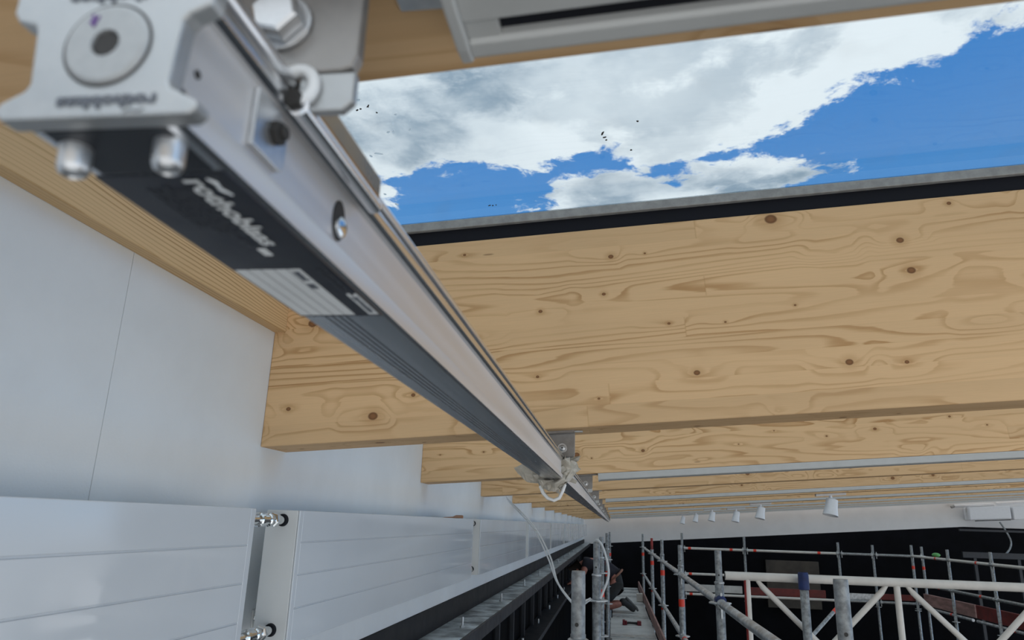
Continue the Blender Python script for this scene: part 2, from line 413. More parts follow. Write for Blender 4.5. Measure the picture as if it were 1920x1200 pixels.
ORD = ['first', 'second', 'third', 'fourth', 'fifth', 'sixth', 'seventh', 'eighth', 'ninth', 'tenth', 'eleventh', 'twelfth', 'thirteenth', 'fourteenth', 'fifteenth', 'sixteenth']
def roofz(x, off=0.0): return RZ + 0.0744 * (x - RX) + off

# ------------------------------------------------------------------ the setting
mb = MB().box(-0.86, -0.70, -1.3, 0.905, -0.325, 0.56).box(-0.86, -0.70, 0.9062, 18.2, -0.325, 0.56)
struct('wall_left', mb, 'plaster', (-0.78, 8, -0.325), label='white plastered wall on the left behind the radiators', cat='wall')

# white bulkhead at the far end, its underside rising with the roof
mb = MB()
x0, x1 = -0.70, 13.0
zb = lambda x: -0.395 + 0.0775 * (x + 0.13)
mb.prism([(x0, zb(x0)), (7.84, zb(7.84)), (x1, zb(7.84) - 0.02), (x1, roofz(x1, 0.41)), (x0, roofz(x0, 0.41))], 'y', 18.0, 18.25)
struct('wall_end', mb, 'bulk', (6, 18.1, 0), label='white bulkhead at the far end above the dark hall', cat='wall')
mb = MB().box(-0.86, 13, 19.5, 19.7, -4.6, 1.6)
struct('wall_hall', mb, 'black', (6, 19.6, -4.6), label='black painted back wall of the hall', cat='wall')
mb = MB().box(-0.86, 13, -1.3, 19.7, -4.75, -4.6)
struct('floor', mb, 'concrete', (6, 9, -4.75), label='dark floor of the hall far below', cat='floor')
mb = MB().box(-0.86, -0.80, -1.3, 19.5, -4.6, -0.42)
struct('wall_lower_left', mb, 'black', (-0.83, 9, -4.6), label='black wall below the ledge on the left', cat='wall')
# closed roof fields: beyond the skylights on the right
mb = MB()
for i in range(0, 15):
    ya = BEAM_Y0 + BEAM_S * i
    a, b_ = 10.45, 13.2
    mb.box(a, b_, ya + 0.02, ya + BEAM_S + 0.02, BEAM_H + 0.002, BEAM_H + 0.06)
struct('ceiling', mb, 'ceil', (RX, 0, RZ), roty=TH, local=True, label='pale closed roof panels above the beams beyond the skylights', cat='ceiling')

# ------------------------------------------------------------------ glulam beams
L = 13.2
def beam_mesh():
    t = math.tan(TH)
    b = MB().add([(0, 0, 0), (L, 0, 0), (L, BEAM_T, 0), (0, BEAM_T, 0),
                  (BEAM_H * t, 0, BEAM_H), (L, 0, BEAM_H), (L, BEAM_T, BEAM_H), (BEAM_H * t, BEAM_T, BEAM_H)],
                 [(3, 2, 1, 0), (4, 5, 6, 7), (0, 1, 5, 4), (1, 2, 6, 5), (2, 3, 7, 6), (3, 0, 4, 7)])
    return b
beam0 = None
for i in range(-1, 15):
    yb = BEAM_Y0 + BEAM_S * i + (0.0185 if i == 0 else 0)
    lab = {-1: 'glulam roof beam directly above and behind the viewer', 0: 'blurred glulam roof beam nearest the camera at the top edge',
           1: 'large knotty glulam beam below the skylight, the widest wood face in view'}.get(i)
    lab = lab or '%s glulam beam beyond the large knotty one under the skylight' % ORD[i - 2]
    if beam0 is None:
        beam0 = solo('glulam_beam', beam_mesh(), 'wood', lab, 'beam', (RX, yb, RZ), 'glulam roof beams', 0.0025, roty=TH, local=True)
    else:
        o = beam0.copy(); C.objects.link(o); o.location = (RX, yb, RZ); o['label'] = lab
# side board along the wall, closing the skylight well
mb = MB().box(0.0, 1.1145, -0.025, 0.0, 0, 0.19)
o = solo('trimmer_board', mb, 'board', 'spruce trimmer board along the white wall under the skylight', 'board', (-0.675, 0.2515, 0.3675), None, 0.0015, local=True)
o.rotation_euler = (0, 0, math.pi / 2); o.location = (-0.70, 0.2515, 0.3675)

# ------------------------------------------------------------------ skylights
def skylight(i, num):
    ya = BEAM_Y0 + BEAM_S * i; yb = ya + BEAM_S
    t = bpy.data.objects.new('window_%d' % num, None); C.objects.link(t)
    mw = Matrix.Translation((RX, ya, RZ)) @ Matrix.Rotation(-TH, 4, 'Y'); t.matrix_world = mw; ROOT[t.name] = mw
    tag(t, 'roof skylight %s' % ('with dusty glass and grey rim over the large beam' if num == 1 else 'number %d along the row, unseen, even-numbered ones added for daylight' % num), 'skylight', None, 'structure')
    xa, xb = 0.03, 10.4  # width past the view is added to let in more daylight
    y0, y1 = 0.03, BEAM_S
    sl = MB(); fr = MB()
    for (p0, p1, q0, q1) in ((xa, xb, y0 - 0.02, y0 + 0.05), (xa, xb, y1 + 0.004, y1 + 0.08), (xa, xa + 0.03, y0 + .05, y1 + 0.004), (xb - 0.06, xb, y0 + .05, y1 + 0.004)):
        sl.box(p0, p1, q0, q1, BEAM_H, BEAM_H + 0.030)
    for (p0, p1, q0, q1) in ((xa, xb, y0 - 0.02, y0 + 0.06), (xa, xb, y1 - 0.006, y1 + 0.08), (xa, xa + 0.04, y0 + .06, y1 - 0.006), (xb - 0.07, xb, y0 + .06, y1 - 0.006)):
        fr.box(p0, p1, q0, q1, BEAM_H + 0.030, BEAM_H + 0.049)
    part(t, 'seal', sl, 'rubber', local=True, label='black rubber seal')
    part(t, 'frame', fr, 'frame', 0.002, local=True, label='grey metal rim')
    p = part(t, 'pane', MB().box(xa, xb, y0 - .02, y1 + .08, BEAM_H + 0.0495, BEAM_H + 0.0575), 'glass', local=True, label='dusty glass pane')
    return t, p
win1, pane1 = skylight(0, 1)
for k, i in enumerate(range(1, 14)): skylight(i, k + 2)  # out of view; every other bay glazed only to brighten the beams

# ------------------------------------------------------------------ safety rail
XC = -0.1112
def rail_prof():
    right = [(0.0172, 0.0810), (0.0185, 0.0822), (0.0185, 0.0890), (0.0176, 0.0903), (0.0158, 0.0912), (0.0156, 0.0925), (0.0156, 0.1125),
             (0.0168, 0.1140), (0.0186, 0.1152), (0.0192, 0.1172), (0.0187, 0.1192), (0.0174, 0.1202), (0.0174, 0.1210), (0.0188, 0.1222),
             (0.0192, 0.1238), (0.0186, 0.1256), (0.0165, 0.1266), (0.0080, 0.1266), (0.0078, 0.1235), (0.0045, 0.1235)]
    left = [(-x, z) for x, z in reversed(right)]
    bot = []
    for gx in (-0.0085, -0.0055, -0.0025, 0.0005):
        bot += [(gx, 0.0810), (gx + 0.0004, 0.0815), (gx + 0.0009, 0.0815), (gx + 0.0013, 0.0810)]
    return [(XC + x, z) for x, z in (bot + right + left)]
rail = thing('safety_rail', 'long aluminium safety rail running along under the beams', 'rail', (XC, 0.12, 0.081))
rp = part(rail, 'rail_profile', MB().prism(rail_prof(), 'y', 0.127, 17.9), 'alu', smooth=True)
rp.data.materials.append(M['alub'])
for p in rp.data.polygons:
    zc_ = p.center.z + 0.081
    if abs(p.normal.y) < 0.5 and 0.0817 < zc_ < 0.1135: p.material_index = 1      # brushed sides, brighter top beads and underside
# end stop: shaped plate, block, socket bolt, two set screws
cap = [(-0.0212, 0.0806), (0.0232, 0.0800), (0.0250, 0.0815), (0.0246, 0.0832), (0.0180, 0.0868), (0.0172, 0.0885), (0.0182, 0.1035), (0.0196, 0.1052), (0.0240, 0.1072),
       (0.0246, 0.1090), (0.0246, 0.1250), (0.0232, 0.1266), (-0.0232, 0.1272), (-0.0244, 0.1258), (-0.0244, 0.1085), (-0.0228, 0.1062), (-0.0182, 0.1048), (-0.0175, 0.1030), (-0.0160, 0.0895), (-0.0170, 0.0878), (-0.0222, 0.0850), (-0.0232, 0.0830)]
ec = part(rail, 'end_plate', MB().prism([(XC + x + 0.0008, z) for x, z in cap], 'y', 0.1210, 0.1262), 'aluc', 0.0007, label='satin aluminium end plate with printed name')
part(rail, 'end_block', MB().box(XC - 0.0150, XC + 0.0150, 0.1262, 0.147, 0.0806, 0.1125), 'slate', 0.0006)  # dark colour stands for the shaded recess between the set screws
BX, BZ = -0.1092, 0.0982
part(rail, 'bolt_seat', MB().lathe((BX, 0.1212, BZ), (0, -1, 0), [(0, 0.0104), (0.0004, 0.0106)], 36), 'dark')  # dark disc painted as the shadow gap around the sunk bolt
bolt = part(rail, 'end_bolt', MB().lathe((BX, 0.1212, BZ), (0, -1, 0), [(0, 0.0100), (0.0005, 0.0100), (0.0010, 0.0096), (0.0012, 0.0090), (0.0012, 0.0034), (0.0003, 0.0032)], 36), 'boltm', label='round socket-head bolt')
part(bolt, 'bolt_socket', MB().cyl((BX, 0.1210, BZ), (BX, 0.1204, BZ), 0.0032, n=6), 'dark')
mk = MB()
mk.tube([(BX - 0.0040, 0.1200, BZ + 0.0072), (BX - 0.0036, 0.1200, BZ + 0.0045)], 0.00045, 6)
mk.tube([(BX - 0.0046, 0.1200, BZ + 0.0056), (BX - 0.0036, 0.1200, BZ + 0.0042), (BX - 0.0026, 0.1200, BZ + 0.0070)], 0.0003, 6)
part(bolt, 'marker_stroke', mk, 'purple', label='purple marker tick')
for xx in (-0.1228, -0.0992):
    s_ = part(rail, 'set_screw', MB().lathe((xx, 0.1335, 0.0812), (0.03, 0.02, -1), [(0, 0.0036), (0.0056, 0.0036), (0.0070, 0.0031), (0.0076, 0.0022), (0.0070, 0.0018)], 20), 'steel', smooth=True)
# clamp clip, slot and screw on the side web of the rail
cl = part(rail, 'side_clip', MB().prism([(0.158, 0.0945), (0.1745, 0.0945), (0.1765, 0.0965), (0.1765, 0.1085), (0.170, 0.1118), (0.158, 0.1118)], 'x', -0.0956, -0.0938), 'steel', 0.0004)
part(cl, 'clip_nut', MB().cyl((-0.0940, 0.1685, 0.1035), (-0.0915, 0.1685, 0.1035), 0.0036, n=6).cyl((-0.0915, 0.1685, 0.1035), (-0.0900, 0.1685, 0.1035), 0.0020, n=10), 'dark', 0.0003)
part(rail, 'web_hole', MB().cyl((-0.0957, 0.1335, 0.0985), (-0.0953, 0.1335, 0.0985), 0.0011, n=12), 'dark')
sl = MB(); n_ = 24
pr = []
for k in range(n_):
    a = 2 * math.pi * k / n_; pr.append((0.2228 + 0.0052 * math.cos(a), 0.1008 + 0.0075 * math.sin(a)))
so = part(rail, 'web_slot', MB().prism(pr, 'x', -0.0958, -0.0951), 'dark')  # solid oval, coloured dark for the shaded inside of the slot
part(so, 'slot_screw', MB().lathe((-0.0952, 0.2235, 0.0985), (1, 0, 0), [(0, 0.0040), (0.0012, 0.0038), (0.0018, 0.0028)], 18), 'chrome', smooth=True)
part(rail, 'joint_rod', MB().cyl((-0.0893, 0.172, 0.1142), (-0.0893, 0.2405, 0.1142), 0.0030, n=18), 'alu', smooth=True)
part(rail, 'joint_cover', MB().prism([(-0.0930, 0.1168), (-0.0890, 0.1168), (-0.0880, 0.1176), (-0.0880, 0.1268), (-0.0930, 0.1276)], 'y', 0.178, 0.2425), 'woodrefl', 0.0010)  # its warm tint is a painted reflection of the beams
rg = MB(); rc = Vector((-0.0915, 0.1735, 0.1218))
rg.tube([rc + Vector((0.0052 * math.cos(a), 0.0006 * math.sin(a), 0.0058 * math.sin(a))) for a in [2 * math.pi * k / 28 for k in range(28)]], 0.0021, 10, True)
part(rail, 'washer_ring', rg, 'nylon', smooth=True, label='white plastic washer')
part(rail, 'ring_nut', MB().cyl((-0.0912, 0.170, 0.1165), (-0.0912, 0.177, 0.1165), 0.0032, n=6), 'dark', 0.0004)
# printed label under the rail
lb = part(rail, 'label_plate', MB().box(-0.1290, -0.0938, 0.148, 0.2735, 0.0806, 0.0812), 'blackp', label='black printed label')
tb = MB()
for k in range(5):
    xa = -0.1282 + k * 0.00480
    tb.box(xa, xa + 0.00430, 0.2165, 0.2712, 0.08045, 0.0807)
part(lb, 'label_table', tb, 'whitep', label='white table with ruled rows')
part(lb, 'label_box', MB().box(-0.0986, -0.0946, 0.2440, 0.2708, 0.08045, 0.0807), 'whitep')
gl = MB()
random.seed(3)
for k in range(6):
    gl.box(-0.1088 + 0.0006, -0.1056 - random.random() * .001, 0.2185 + k * 0.0016, 0.2185 + k * 0.0016 + 0.0010, 0.0802, 0.0805)
gl.box(-0.1087, -0.1060, 0.2315, 0.2365, 0.0802, 0.0805)
for k in range(8):
    gl.box(-0.0978 + random.random() * .0006, -0.0956 + random.random() * .0004, 0.2475 + k * 0.0026, 0.2475 + k * 0.0026 + 0.0016, 0.0802, 0.0805)
part(lb, 'small_print_dark', gl, 'greyp', kind='stuff')
gl = MB()
for r_ in range(7):                              # unreadable rows of small grey print
    xx = -0.1200 + r_ * 0.0019
    yy = 0.153 + random.random() * 0.003
    while yy < 0.186 - abs(r_ - 4) * 0.002:
        l_ = 0.0015 + random.random() * 0.004
        gl.box(xx, xx + 0.0010, yy, yy + l_, 0.0803, 0.0806); yy += l_ + 0.0009
for yy in (0.190, 0.1935): gl.box(-0.1135, -0.1105, yy, yy + 0.0022, 0.0803, 0.0806)
for r_ in range(2):
    xx = -0.0990 + r_ * 0.0022; yy = 0.2165
    while yy < 0.240:
        l_ = 0.002 + random.random() * 0.004; gl.box(xx, xx + 0.0010, yy, yy + l_, 0.0803, 0.0806); yy += l_ + 0.001
part(lb, 'small_print_grey', gl, 'darkp', kind='stuff')
part(lb, 'label_mark', MB().box(-0.1105, -0.1078, 0.1975, 0.2030, 0.0803, 0.0806), 'whitep')

def text_mesh(txt, size, thick=0.0):
    cu = bpy.data.curves.new('t', 'FONT'); cu.body = txt; cu.size = size; cu.offset = thick; cu.align_x = 'LEFT'; cu.resolution_u = 3
    ob = bpy.data.objects.new('t', cu); C.objects.link(ob)
    dg = bpy.context.evaluated_depsgraph_get(); dg.update()
    me = bpy.data.meshes.new_from_object(ob.evaluated_get(dg))
    bpy.data.objects.remove(ob)
    vs = [v_.co.copy() for v_ in me.vertices]; fs = [tuple(p.vertices) for p in me.polygons]
    bpy.data.meshes.remove(me)
    xs = [v_.x for v_ in vs]; mn, mx = min(xs), max(xs)
    for v_ in vs: v_.x -= mn
    return vs, fs, mx - mn
def text_part(parent, name, txt, size, width, origin, ux, uy, nrm, mat, thick=0.0):
    vs, fs, w_ = text_mesh(txt, size, thick)
    ux, uy, nrm = Vector(ux), Vector(uy), Vector(nrm); k = width / w_
    b = MB(); N = len(vs)
    b.v = [Vector(origin) + ux * p.x * k + uy * p.y for p in vs] + [Vector(origin) + ux * p.x * k + uy * p.y + nrm * 0.00025 for p in vs]
    b.f = [f for f in fs] + [tuple(i + N for i in f) for f in fs]
    return part(parent, name, b, mat)
# along the label: reads away from the camera, letter tops to the right
text_part(lb, 'lettering', 'rothoblaas', 0.0085, 0.0440, (-0.1068, 0.1505, 0.0806), (0, 1, 0), (1, 0, 0), (0, 0, -1), 'whitep', 0.00026)
lg = MB().tube([(-0.1000, 0.1500, 0.0803), (-0.0988, 0.1525, 0.0803), (-0.0995, 0.156, 0.0803), (-0.0980, 0.1595, 0.0803)], [.0002, .0005, .0005, .0002], 6)
part(lb, 'logo_flame', lg, 'whitep')
# on the end plate: printed upside down, and once more near the top
text_part(ec, 'lettering', 'rothoblaas', 0.0040, 0.0235, (-0.0952, 0.1210, 0.0851), (-1, 0, 0.008), (0.008, 0, -1), (0, -1, 0), 'greyp', 0.00020)
text_part(ec, 'lettering', 'rothoblaas', 0.0040, 0.0250, (-0.0960, 0.1210, 0.1122), (-1, 0, 0.008), (0.008, 0, -1), (0, -1, 0), 'greyp', 0.00020)
lg = MB().tube([(-0.0975, 0.1209, 0.0818), (-0.0992, 0.1209, 0.0812), (-0.1008, 0.1209, 0.0817), (-0.1024, 0.1209, 0.0810)], [.0001, .0002, .0002, .0001], 6)
part(ec, 'logo_flame', lg, 'greyp')

# ------------------------------------------------------------------ brackets that hang the rail from each beam
for i in range(0, 15):
    ym = BEAM_Y0 + BEAM_S * i + 0.0577
    zt = roofz(-0.10)
    lab = {0: 'near blurred rail bracket with big hex bolt at top left', 1: 'rail bracket on the large beam beside the plastic wrap'}.get(i) or '%s rail bracket behind the plastic wrap, counted from it' % ORD[i - 2]
    t = thing('rail_bracket', lab, 'bracket', (-0.10, ym, zt), 'brackets holding the rail')
    pl = MB().prism([(-0.1275, 0.1268), (-0.079, 0.1268), (-0.0752, 0.128), (-0.0737, 0.1318), (-0.0737, roofz(-0.0737, -0.0005)), (-0.1275, roofz(-0.1275, -0.0005))], 'y', ym, ym + 0.0050)
    part(t, 'plate', pl, 'plate', 0.0008)
    part(t, 'flange', MB().add([(-0.1275, ym - 0.028, roofz(-0.1275, -0.0045)), (-0.0737, ym - 0.028, roofz(-0.0737, -0.0045)), (-0.0737, ym, roofz(-0.0737, -0.0045)), (-0.1275, ym, roofz(-0.1275, -0.0045)),
                                (-0.1275, ym - 0.028, roofz(-0.1275, -0.0002)), (-0.0737, ym - 0.028, roofz(-0.0737, -0.0002)), (-0.0737, ym, roofz(-0.0737, -0.0002)), (-0.1275, ym, roofz(-0.1275, -0.0002))],
                               [(3, 2, 1, 0), (4, 5, 6, 7), (0, 1, 5, 4), (1, 2, 6, 5), (2, 3, 7, 6), (3, 0, 4, 7)]), 'plate')
    part(t, 'clamp_plate', MB().prism([(-0.0915, 0.1268), (-0.0742, 0.1268), (-0.0742, 0.1170), (-0.0775, 0.1140), (-0.0915, 0.1140)], 'y', ym + 0.0008, ym + 0.0042), 'aluc', 0.0006)
    bx, bz = (-0.0985, 0.1440) if i == 0 else (-0.0985, 0.1445)
    part(t, 'washer', MB().cyl((bx, ym, bz), (bx, ym - 0.0016, bz), 0.0095, n=24), 'steel', 0.0004)
    if i == 0:
        part(t, 'hex_bolt', MB().lathe((bx, ym - 0.0016, bz), (0, -1, 0), [(0, 0.0078), (0.0052, 0.0078), (0.0060, 0.0066)], 6), 'steel', 0.0004)
    else:
        sc = part(t, 'screw', MB().lathe((bx, ym - 0.0016, bz), (0, -1, 0), [(0, 0.0062), (0.0022, 0.0058), (0.0030, 0.0040)], 18), 'steel', smooth=True)
        part(sc, 'screw_recess', MB().cyl((bx, ym - 0.0044, bz), (bx, ym - 0.0049, bz), 0.0018, n=6), 'dark')
    part(t, 'tab', MB().box(-0.0737, -0.058, ym - 0.022, ym + (0.034 if i == 0 else -0.008), roofz(-0.066, -0.0035), roofz(-0.066, -0.0012)), 'galvl', 0.0005)

# ------------------------------------------------------------------ plastic wrap round the rail
random.seed(11)
wt = thing('plastic_wrap', 'crumpled grey plastic sheet knotted round the rail with white loop', 'plastic sheet', (XC, 1.395, 0.081))
def crumple(c, rad, seed, nu=44, nv=22, amp=0.45, freq=1.0, squash=None):
    b = MB(); c = Vector(c)
    for j in range(nv + 1):
        ph = math.pi * j / nv
        for i_ in range(nu):
            a = 2 * math.pi * i_ / nu
            dv = Vector((math.sin(ph) * math.cos(a), math.cos(ph), math.sin(ph) * math.sin(a)))
            q = dv * 2.3 * freq + Vector((seed, seed * 1.7, 0))
            r_ = 1 + amp * (abs(noise.noise(q)) * 2 - 0.55) + amp * 0.5 * (abs(noise.noise(q * 2.3)) * 2 - 0.5)
            b.v.append(c + Vector((dv.x * rad[0], dv.y * rad[1], dv.z * rad[2])) * r_)
    for j in range(nv):
        for i_ in range(nu):
            b.f.append((j * nu + i_, j * nu + (i_ + 1) % nu, (j + 1) * nu + (i_ + 1) % nu, (j + 1) * nu + i_))
    return b
part(wt, 'bundle', crumple((-0.1085, 1.405, 0.0985), (0.032, 0.026, 0.031), 2.0, amp=0.75, freq=1.3), 'film')
def sheet(pts_a, pts_b, nu=10, nv=8, seed=0, amp=0.003):
    """ruled crumpled sheet between two polylines"""
    b = MB()
    def at(pts, t):
        k = t * (len(pts) - 1); i_ = min(int(k), len(pts) - 2); return Vector(pts[i_]).lerp(Vector(pts[i_ + 1]), k - i_)
    for th in (0, 0.0012):
        for j in range(nv + 1):
            for i_ in range(nu + 1):
                p = at(pts_a, i_ / nu).lerp(at(pts_b, i_ / nu), j / nv)
                p += Vector((0, 1, 0)) * (noise.noise(p * 55 + Vector((seed, 0, 0))) * amp * 3) + Vector((0, 0, 1)) * noise.noise(p * 40 + Vector((0, seed, 0))) * amp + Vector((0, th, 0))
                b.v.append(p)
    W_ = nu + 1; N = W_ * (nv + 1)
    for j in range(nv):
        for i_ in range(nu):
            q = (j * W_ + i_, j * W_ + i_ + 1, (j + 1) * W_ + i_ + 1, (j + 1) * W_ + i_)
            b.f.append(q); b.f.append(tuple(N + k for k in reversed(q)))
    return b
part(wt, 'flap', sheet([(-0.186, 1.372, 0.100), (-0.168, 1.370, 0.108), (-0.140, 1.372, 0.1065), (-0.112, 1.376, 0.092)], [(-0.180, 1.378, 0.091), (-0.160, 1.380, 0.075), (-0.137, 1.380, 0.0715), (-0.112, 1.380, 0.078)], seed=3, amp=.004), 'film')
part(wt, 'flap', sheet([(-0.104, 1.385, 0.131), (-0.088, 1.376, 0.122), (-0.068, 1.378, 0.112), (-0.064, 1.385, 0.100)], [(-0.113, 1.376, 0.082), (-0.103, 1.368, 0.080), (-0.092, 1.370, 0.078), (-0.080, 1.378, 0.077)], seed=8, amp=.007), 'film')
part(wt, 'flap', sheet([(-0.150, 1.372, 0.086), (-0.120, 1.362, 0.094), (-0.095, 1.360, 0.103), (-0.070, 1.372, 0.104)], [(-0.138, 1.376, 0.070), (-0.118, 1.368, 0.062), (-0.100, 1.366, 0.064), (-0.082, 1.374, 0.078)], seed=15, amp=.007), 'film')
part(wt, 'flap', sheet([(-0.125, 1.366, 0.118), (-0.108, 1.358, 0.112), (-0.090, 1.360, 0.118), (-0.080, 1.370, 0.124)], [(-0.128, 1.370, 0.098), (-0.110, 1.360, 0.092), (-0.092, 1.362, 0.088), (-0.076, 1.372, 0.092)], seed=21, amp=.007), 'film')
part(wt, 'flap', sheet([(-0.140, 1.362, 0.082), (-0.122, 1.356, 0.078), (-0.104, 1.356, 0.084), (-0.086, 1.364, 0.092)], [(-0.132, 1.366, 0.064), (-0.118, 1.360, 0.056), (-0.104, 1.360, 0.058), (-0.090, 1.366, 0.070)], seed=31, amp=.006), 'film')
lp = MB()
for dy_ in (0.0, 0.006):
    lp.tube([(-0.136, 1.376 + dy_, 0.068), (-0.130, 1.374 + dy_, 0.055), (-0.121, 1.373 + dy_, 0.046), (-0.110, 1.373 + dy_, 0.0425), (-0.100, 1.374 + dy_, 0.047), (-0.094, 1.376 + dy_, 0.060), (-0.090, 1.38 + dy_, 0.072)], 0.0032, 8)
part(wt, 'loop', lp, 'loop', smooth=True, label='white plastic loop')

# ------------------------------------------------------------------ blind cassettes under every second beam
for k, i in enumerate(range(0, 15, 2)):
    yb = BEAM_Y0 + BEAM_S * i
    lab = 'grey-white blind cassette under the nearest beam at the top edge' if i == 0 else '%s grey-white blind cassette along the far beams' % ORD[k - 1]
    t = thing('blind_cassette', lab, 'blind cassette', (RX, yb, RZ), 'blind cassettes under the beams', TH)
    x0, x1 = 0.6485, 12.9
    body = [(0.0, -0.0005), (0.0, -0.021), (0.002, -0.0235), (0.076, -0.0235), (0.0775, -0.0228), (0.0775, -0.008), (0.0872, -0.008), (0.0872, -0.0005)]
    part(t, 'body', MB().prism(body, 'x', x0 + 0.004, x1), 'cass', 0.0008, local=True)
    part(t, 'slot', MB().box(x0 + 0.0157, x1 - .01, 0.0778, 0.0870, -0.0185, -0.0081), 'rubber', local=True, label='black slot')
    bar = [(0.0873, -0.0005), (0.0873, -0.0212), (0.0885, -0.0228), (0.0955, -0.0228), (0.0962, -0.0220), (0.0964, -0.0205), (0.0990, -0.0205), (0.0998, -0.0195), (0.0998, -0.0005)]
    part(t, 'bottom_bar', MB().prism(bar, 'x', x0 + 0.004, x1), 'cass', 0.0008, local=True)
    part(t, 'end_cap', MB().prism([(-0.003, -0.0005), (-0.003, -0.022), (0.0, -0.026), (0.070, -0.026), (0.088, -0.0255), (0.097, -0.0235), (0.1010, -0.0190), (0.1015, -0.0005)], 'x', x0, x0 + 0.0042), 'cass', 0.0008, local=True)
    part(t, 'slot_plug', MB().box(x0 + 0.0042, x0 + 0.0155, 0.0777, 0.0872, -0.0215, -0.0090), 'cass', 0.0005, local=True)

# ------------------------------------------------------------------ dirt on the near pane
random.seed(5)
def specks(pts, r, mat, name):
    b = MB()
    for cx, cy, el in pts:
        a0 = random.random() * 3; n = 7; top = []
        for k in range(n):
            a = 2 * math.pi * k / n; rr = r * (0.55 + 0.8 * random.random())
            ux, uy = rr * el * math.cos(a), rr * math.sin(a)
            top.append((cx + ux * math.cos(a0) - uy * math.sin(a0), cy + ux * math.sin(a0) + uy * math.cos(a0)))
        b.prism(top, 'z', BEAM_H + 0.0487, BEAM_H + 0.0497)
    part(pane1, name, b, mat, local=True, kind='stuff')
specks([(0.7228, 0.9632, 3), (0.7263, 0.9761, 2), (0.7289, 0.9854, 1.2), (0.7797, 0.9368, 1.5), (0.7715, 1.0291, 1), (0.3473, 0.815, 2), (0.3531, 0.8132, 1), (0.3666, 0.8086, 2.2), (0.3738, 0.8279, 1), (0.4914, 1.1938, 1.5), (0.4978, 1.1952, 1.2), (0.5045, 1.1943, 1)], 0.0017, 'dark', 'dark_specks')
specks([(0.4106, 0.886, 1.5), (0.3826, 0.8868, 2), (0.3745, 0.8867, 1.5), (0.338, 0.9494, 3), (0.3223, 0.9535, 2), (0.358, 0.7895, 2), (0.3114, 1.1475, 2), (0.3022, 1.0997, 1.6), (0.4011, 0.8396, 1)], 0.0020, 'dust', 'pale_specks')
# ------------------------------------------------------------------ radiators
RY0, RPITCH, RLEN = 1.315, 1.905, 1.735
def radiator_parts(t, y0, y1):
    z0, z1 = -0.222, 0.0095; xf, xb = -0.5780, -0.6440
    rnd = 0.006
    part(t, 'body', MB().prism([(xb, z0), (xf - 0.004, z0), (xf - 0.0042, z1 - 0.002), (xf - rnd, z1), (xb, z1)], 'y', y0, y1), 'radside', 0.0012)
    fr = MB(); gz = [-0.0475, -0.1050, -0.1630]; gw = 0.0013
    fr.box(xf - 0.0045, xf - 0.0022, y0 + 0.002, y1 - 0.002, z0 + .001, z1 - .001)      # groove bottoms
    fr.box(xf - 0.003, xf, y0, y0 + 0.016, z0, z1); fr.box(xf - 0.003, xf, y1 - 0.016, y1, z0, z1)
    front = part(t, 'front_panel', fr, 'rad', 0.0010)
    edges = [z1] + gz + [z0]
    for k in range(4):
        top = edges[k] - (gw if k else 0); bot = edges[k + 1] + (gw if k < 3 else 0)
        part(front, 'plank', MB().box(xf - 0.003, xf + 0.00005, y0 + 0.0158, y1 - 0.0158, bot, top), 'rad', 0.0010)
    part(t, 'wall_bracket', MB().box(-0.6985, xb, y0 + 0.18, y0 + 0.21, -0.20, -0.03).box(-0.6985, xb, y1 - 0.21, y1 - 0.18, -0.20, -0.03), 'radside')
for k in range(-1, 8):
    y0 = RY0 + RPITCH * k; y1 = y0 + RLEN
    if k == -1: y1 = 1.142
    lab = {-1: 'white radiator nearest the camera at bottom left', 0: 'white radiator below the large beam, between two chrome pipe joints'}.get(k) or '%s white radiator beyond the one with chrome pipe fittings' % ORD[k - 1]
    t = thing('radiator', lab, 'radiator', (-0.61, (y0 + y1) / 2, -0.222), 'white radiators in a row on the wall')
    radiator_parts(t, y0, y1)
# chrome pipes joining neighbours
for k in range(0, 6):
    y1 = RY0 + RPITCH * k; y0 = 1.142 if k == 0 else y1 - (RPITCH - RLEN)
    for z, nm in ((-0.0085, 'upper'), (-0.1985, 'lower')):
        lab = '%s chrome pipe joining the %s and %s radiators from the camera' % (nm, ORD[k], ORD[k + 1])
        t = thing('radiator_pipe', lab, 'pipe', (-0.611, y0, z), 'chrome pipes between radiators')
        x = -0.611
        part(t, 'pipe', MB().cyl((x, y0, z), (x, y1, z), 0.0082, n=18), 'chrome', smooth=True)
        ym = y1 - 0.055
        part(t, 'coupling', MB().lathe((x, ym - 0.045, z), (0, 1, 0), [(0, 0.0100), (0.002, 0.0125), (0.010, 0.0125), (0.012, 0.0098), (0.034, 0.0098), (0.036, 0.0120), (0.043, 0.0122), (0.046, 0.0100)], 22), 'chrome', smooth=True)
        part(t, 'union_nut', MB().lathe((x, ym + 0.012, z), (0, 1, 0), [(0, 0.0098), (0.002, 0.0130), (0.013, 0.0130), (0.015, 0.0100)], 6), 'chrome', 0.0006)
        part(t, 'rosette', MB().lathe((x, y1 - 0.006, z), (0, 1, 0), [(0, 0.0105), (0.0058, 0.0115)], 22), 'rubber', smooth=True)
t = thing('pipe_clip', 'small steel wall clip with screw in the gap between the radiators', 'clip', (-0.699, 1.30, -0.20))
part(t, 'clip_plate', MB().box(-0.6995, -0.6965, 1.415, 1.437, -0.212, -0.180), 'radside', 0.001)
part(t, 'clip_screw', MB().lathe((-0.6965, 1.426, -0.196), (1, 0, 0), [(0, 0.006), (0.003, 0.005), (0.004, 0.003)], 14), 'chrome', smooth=True)
mb = MB().prism([(2.66, 0.0102), (2.92, 0.0102), (2.92, 0.0215), (2.90, 0.0225), (2.84, 0.0160), (2.70, 0.0125)], 'x', -0.622, -0.596)
solo('wood_wedge', mb, 'copper', 'small brown wooden wedge lying on top of a radiator', 'wedge', (-0.61, 2.8, 0.0102), None, 0.001)

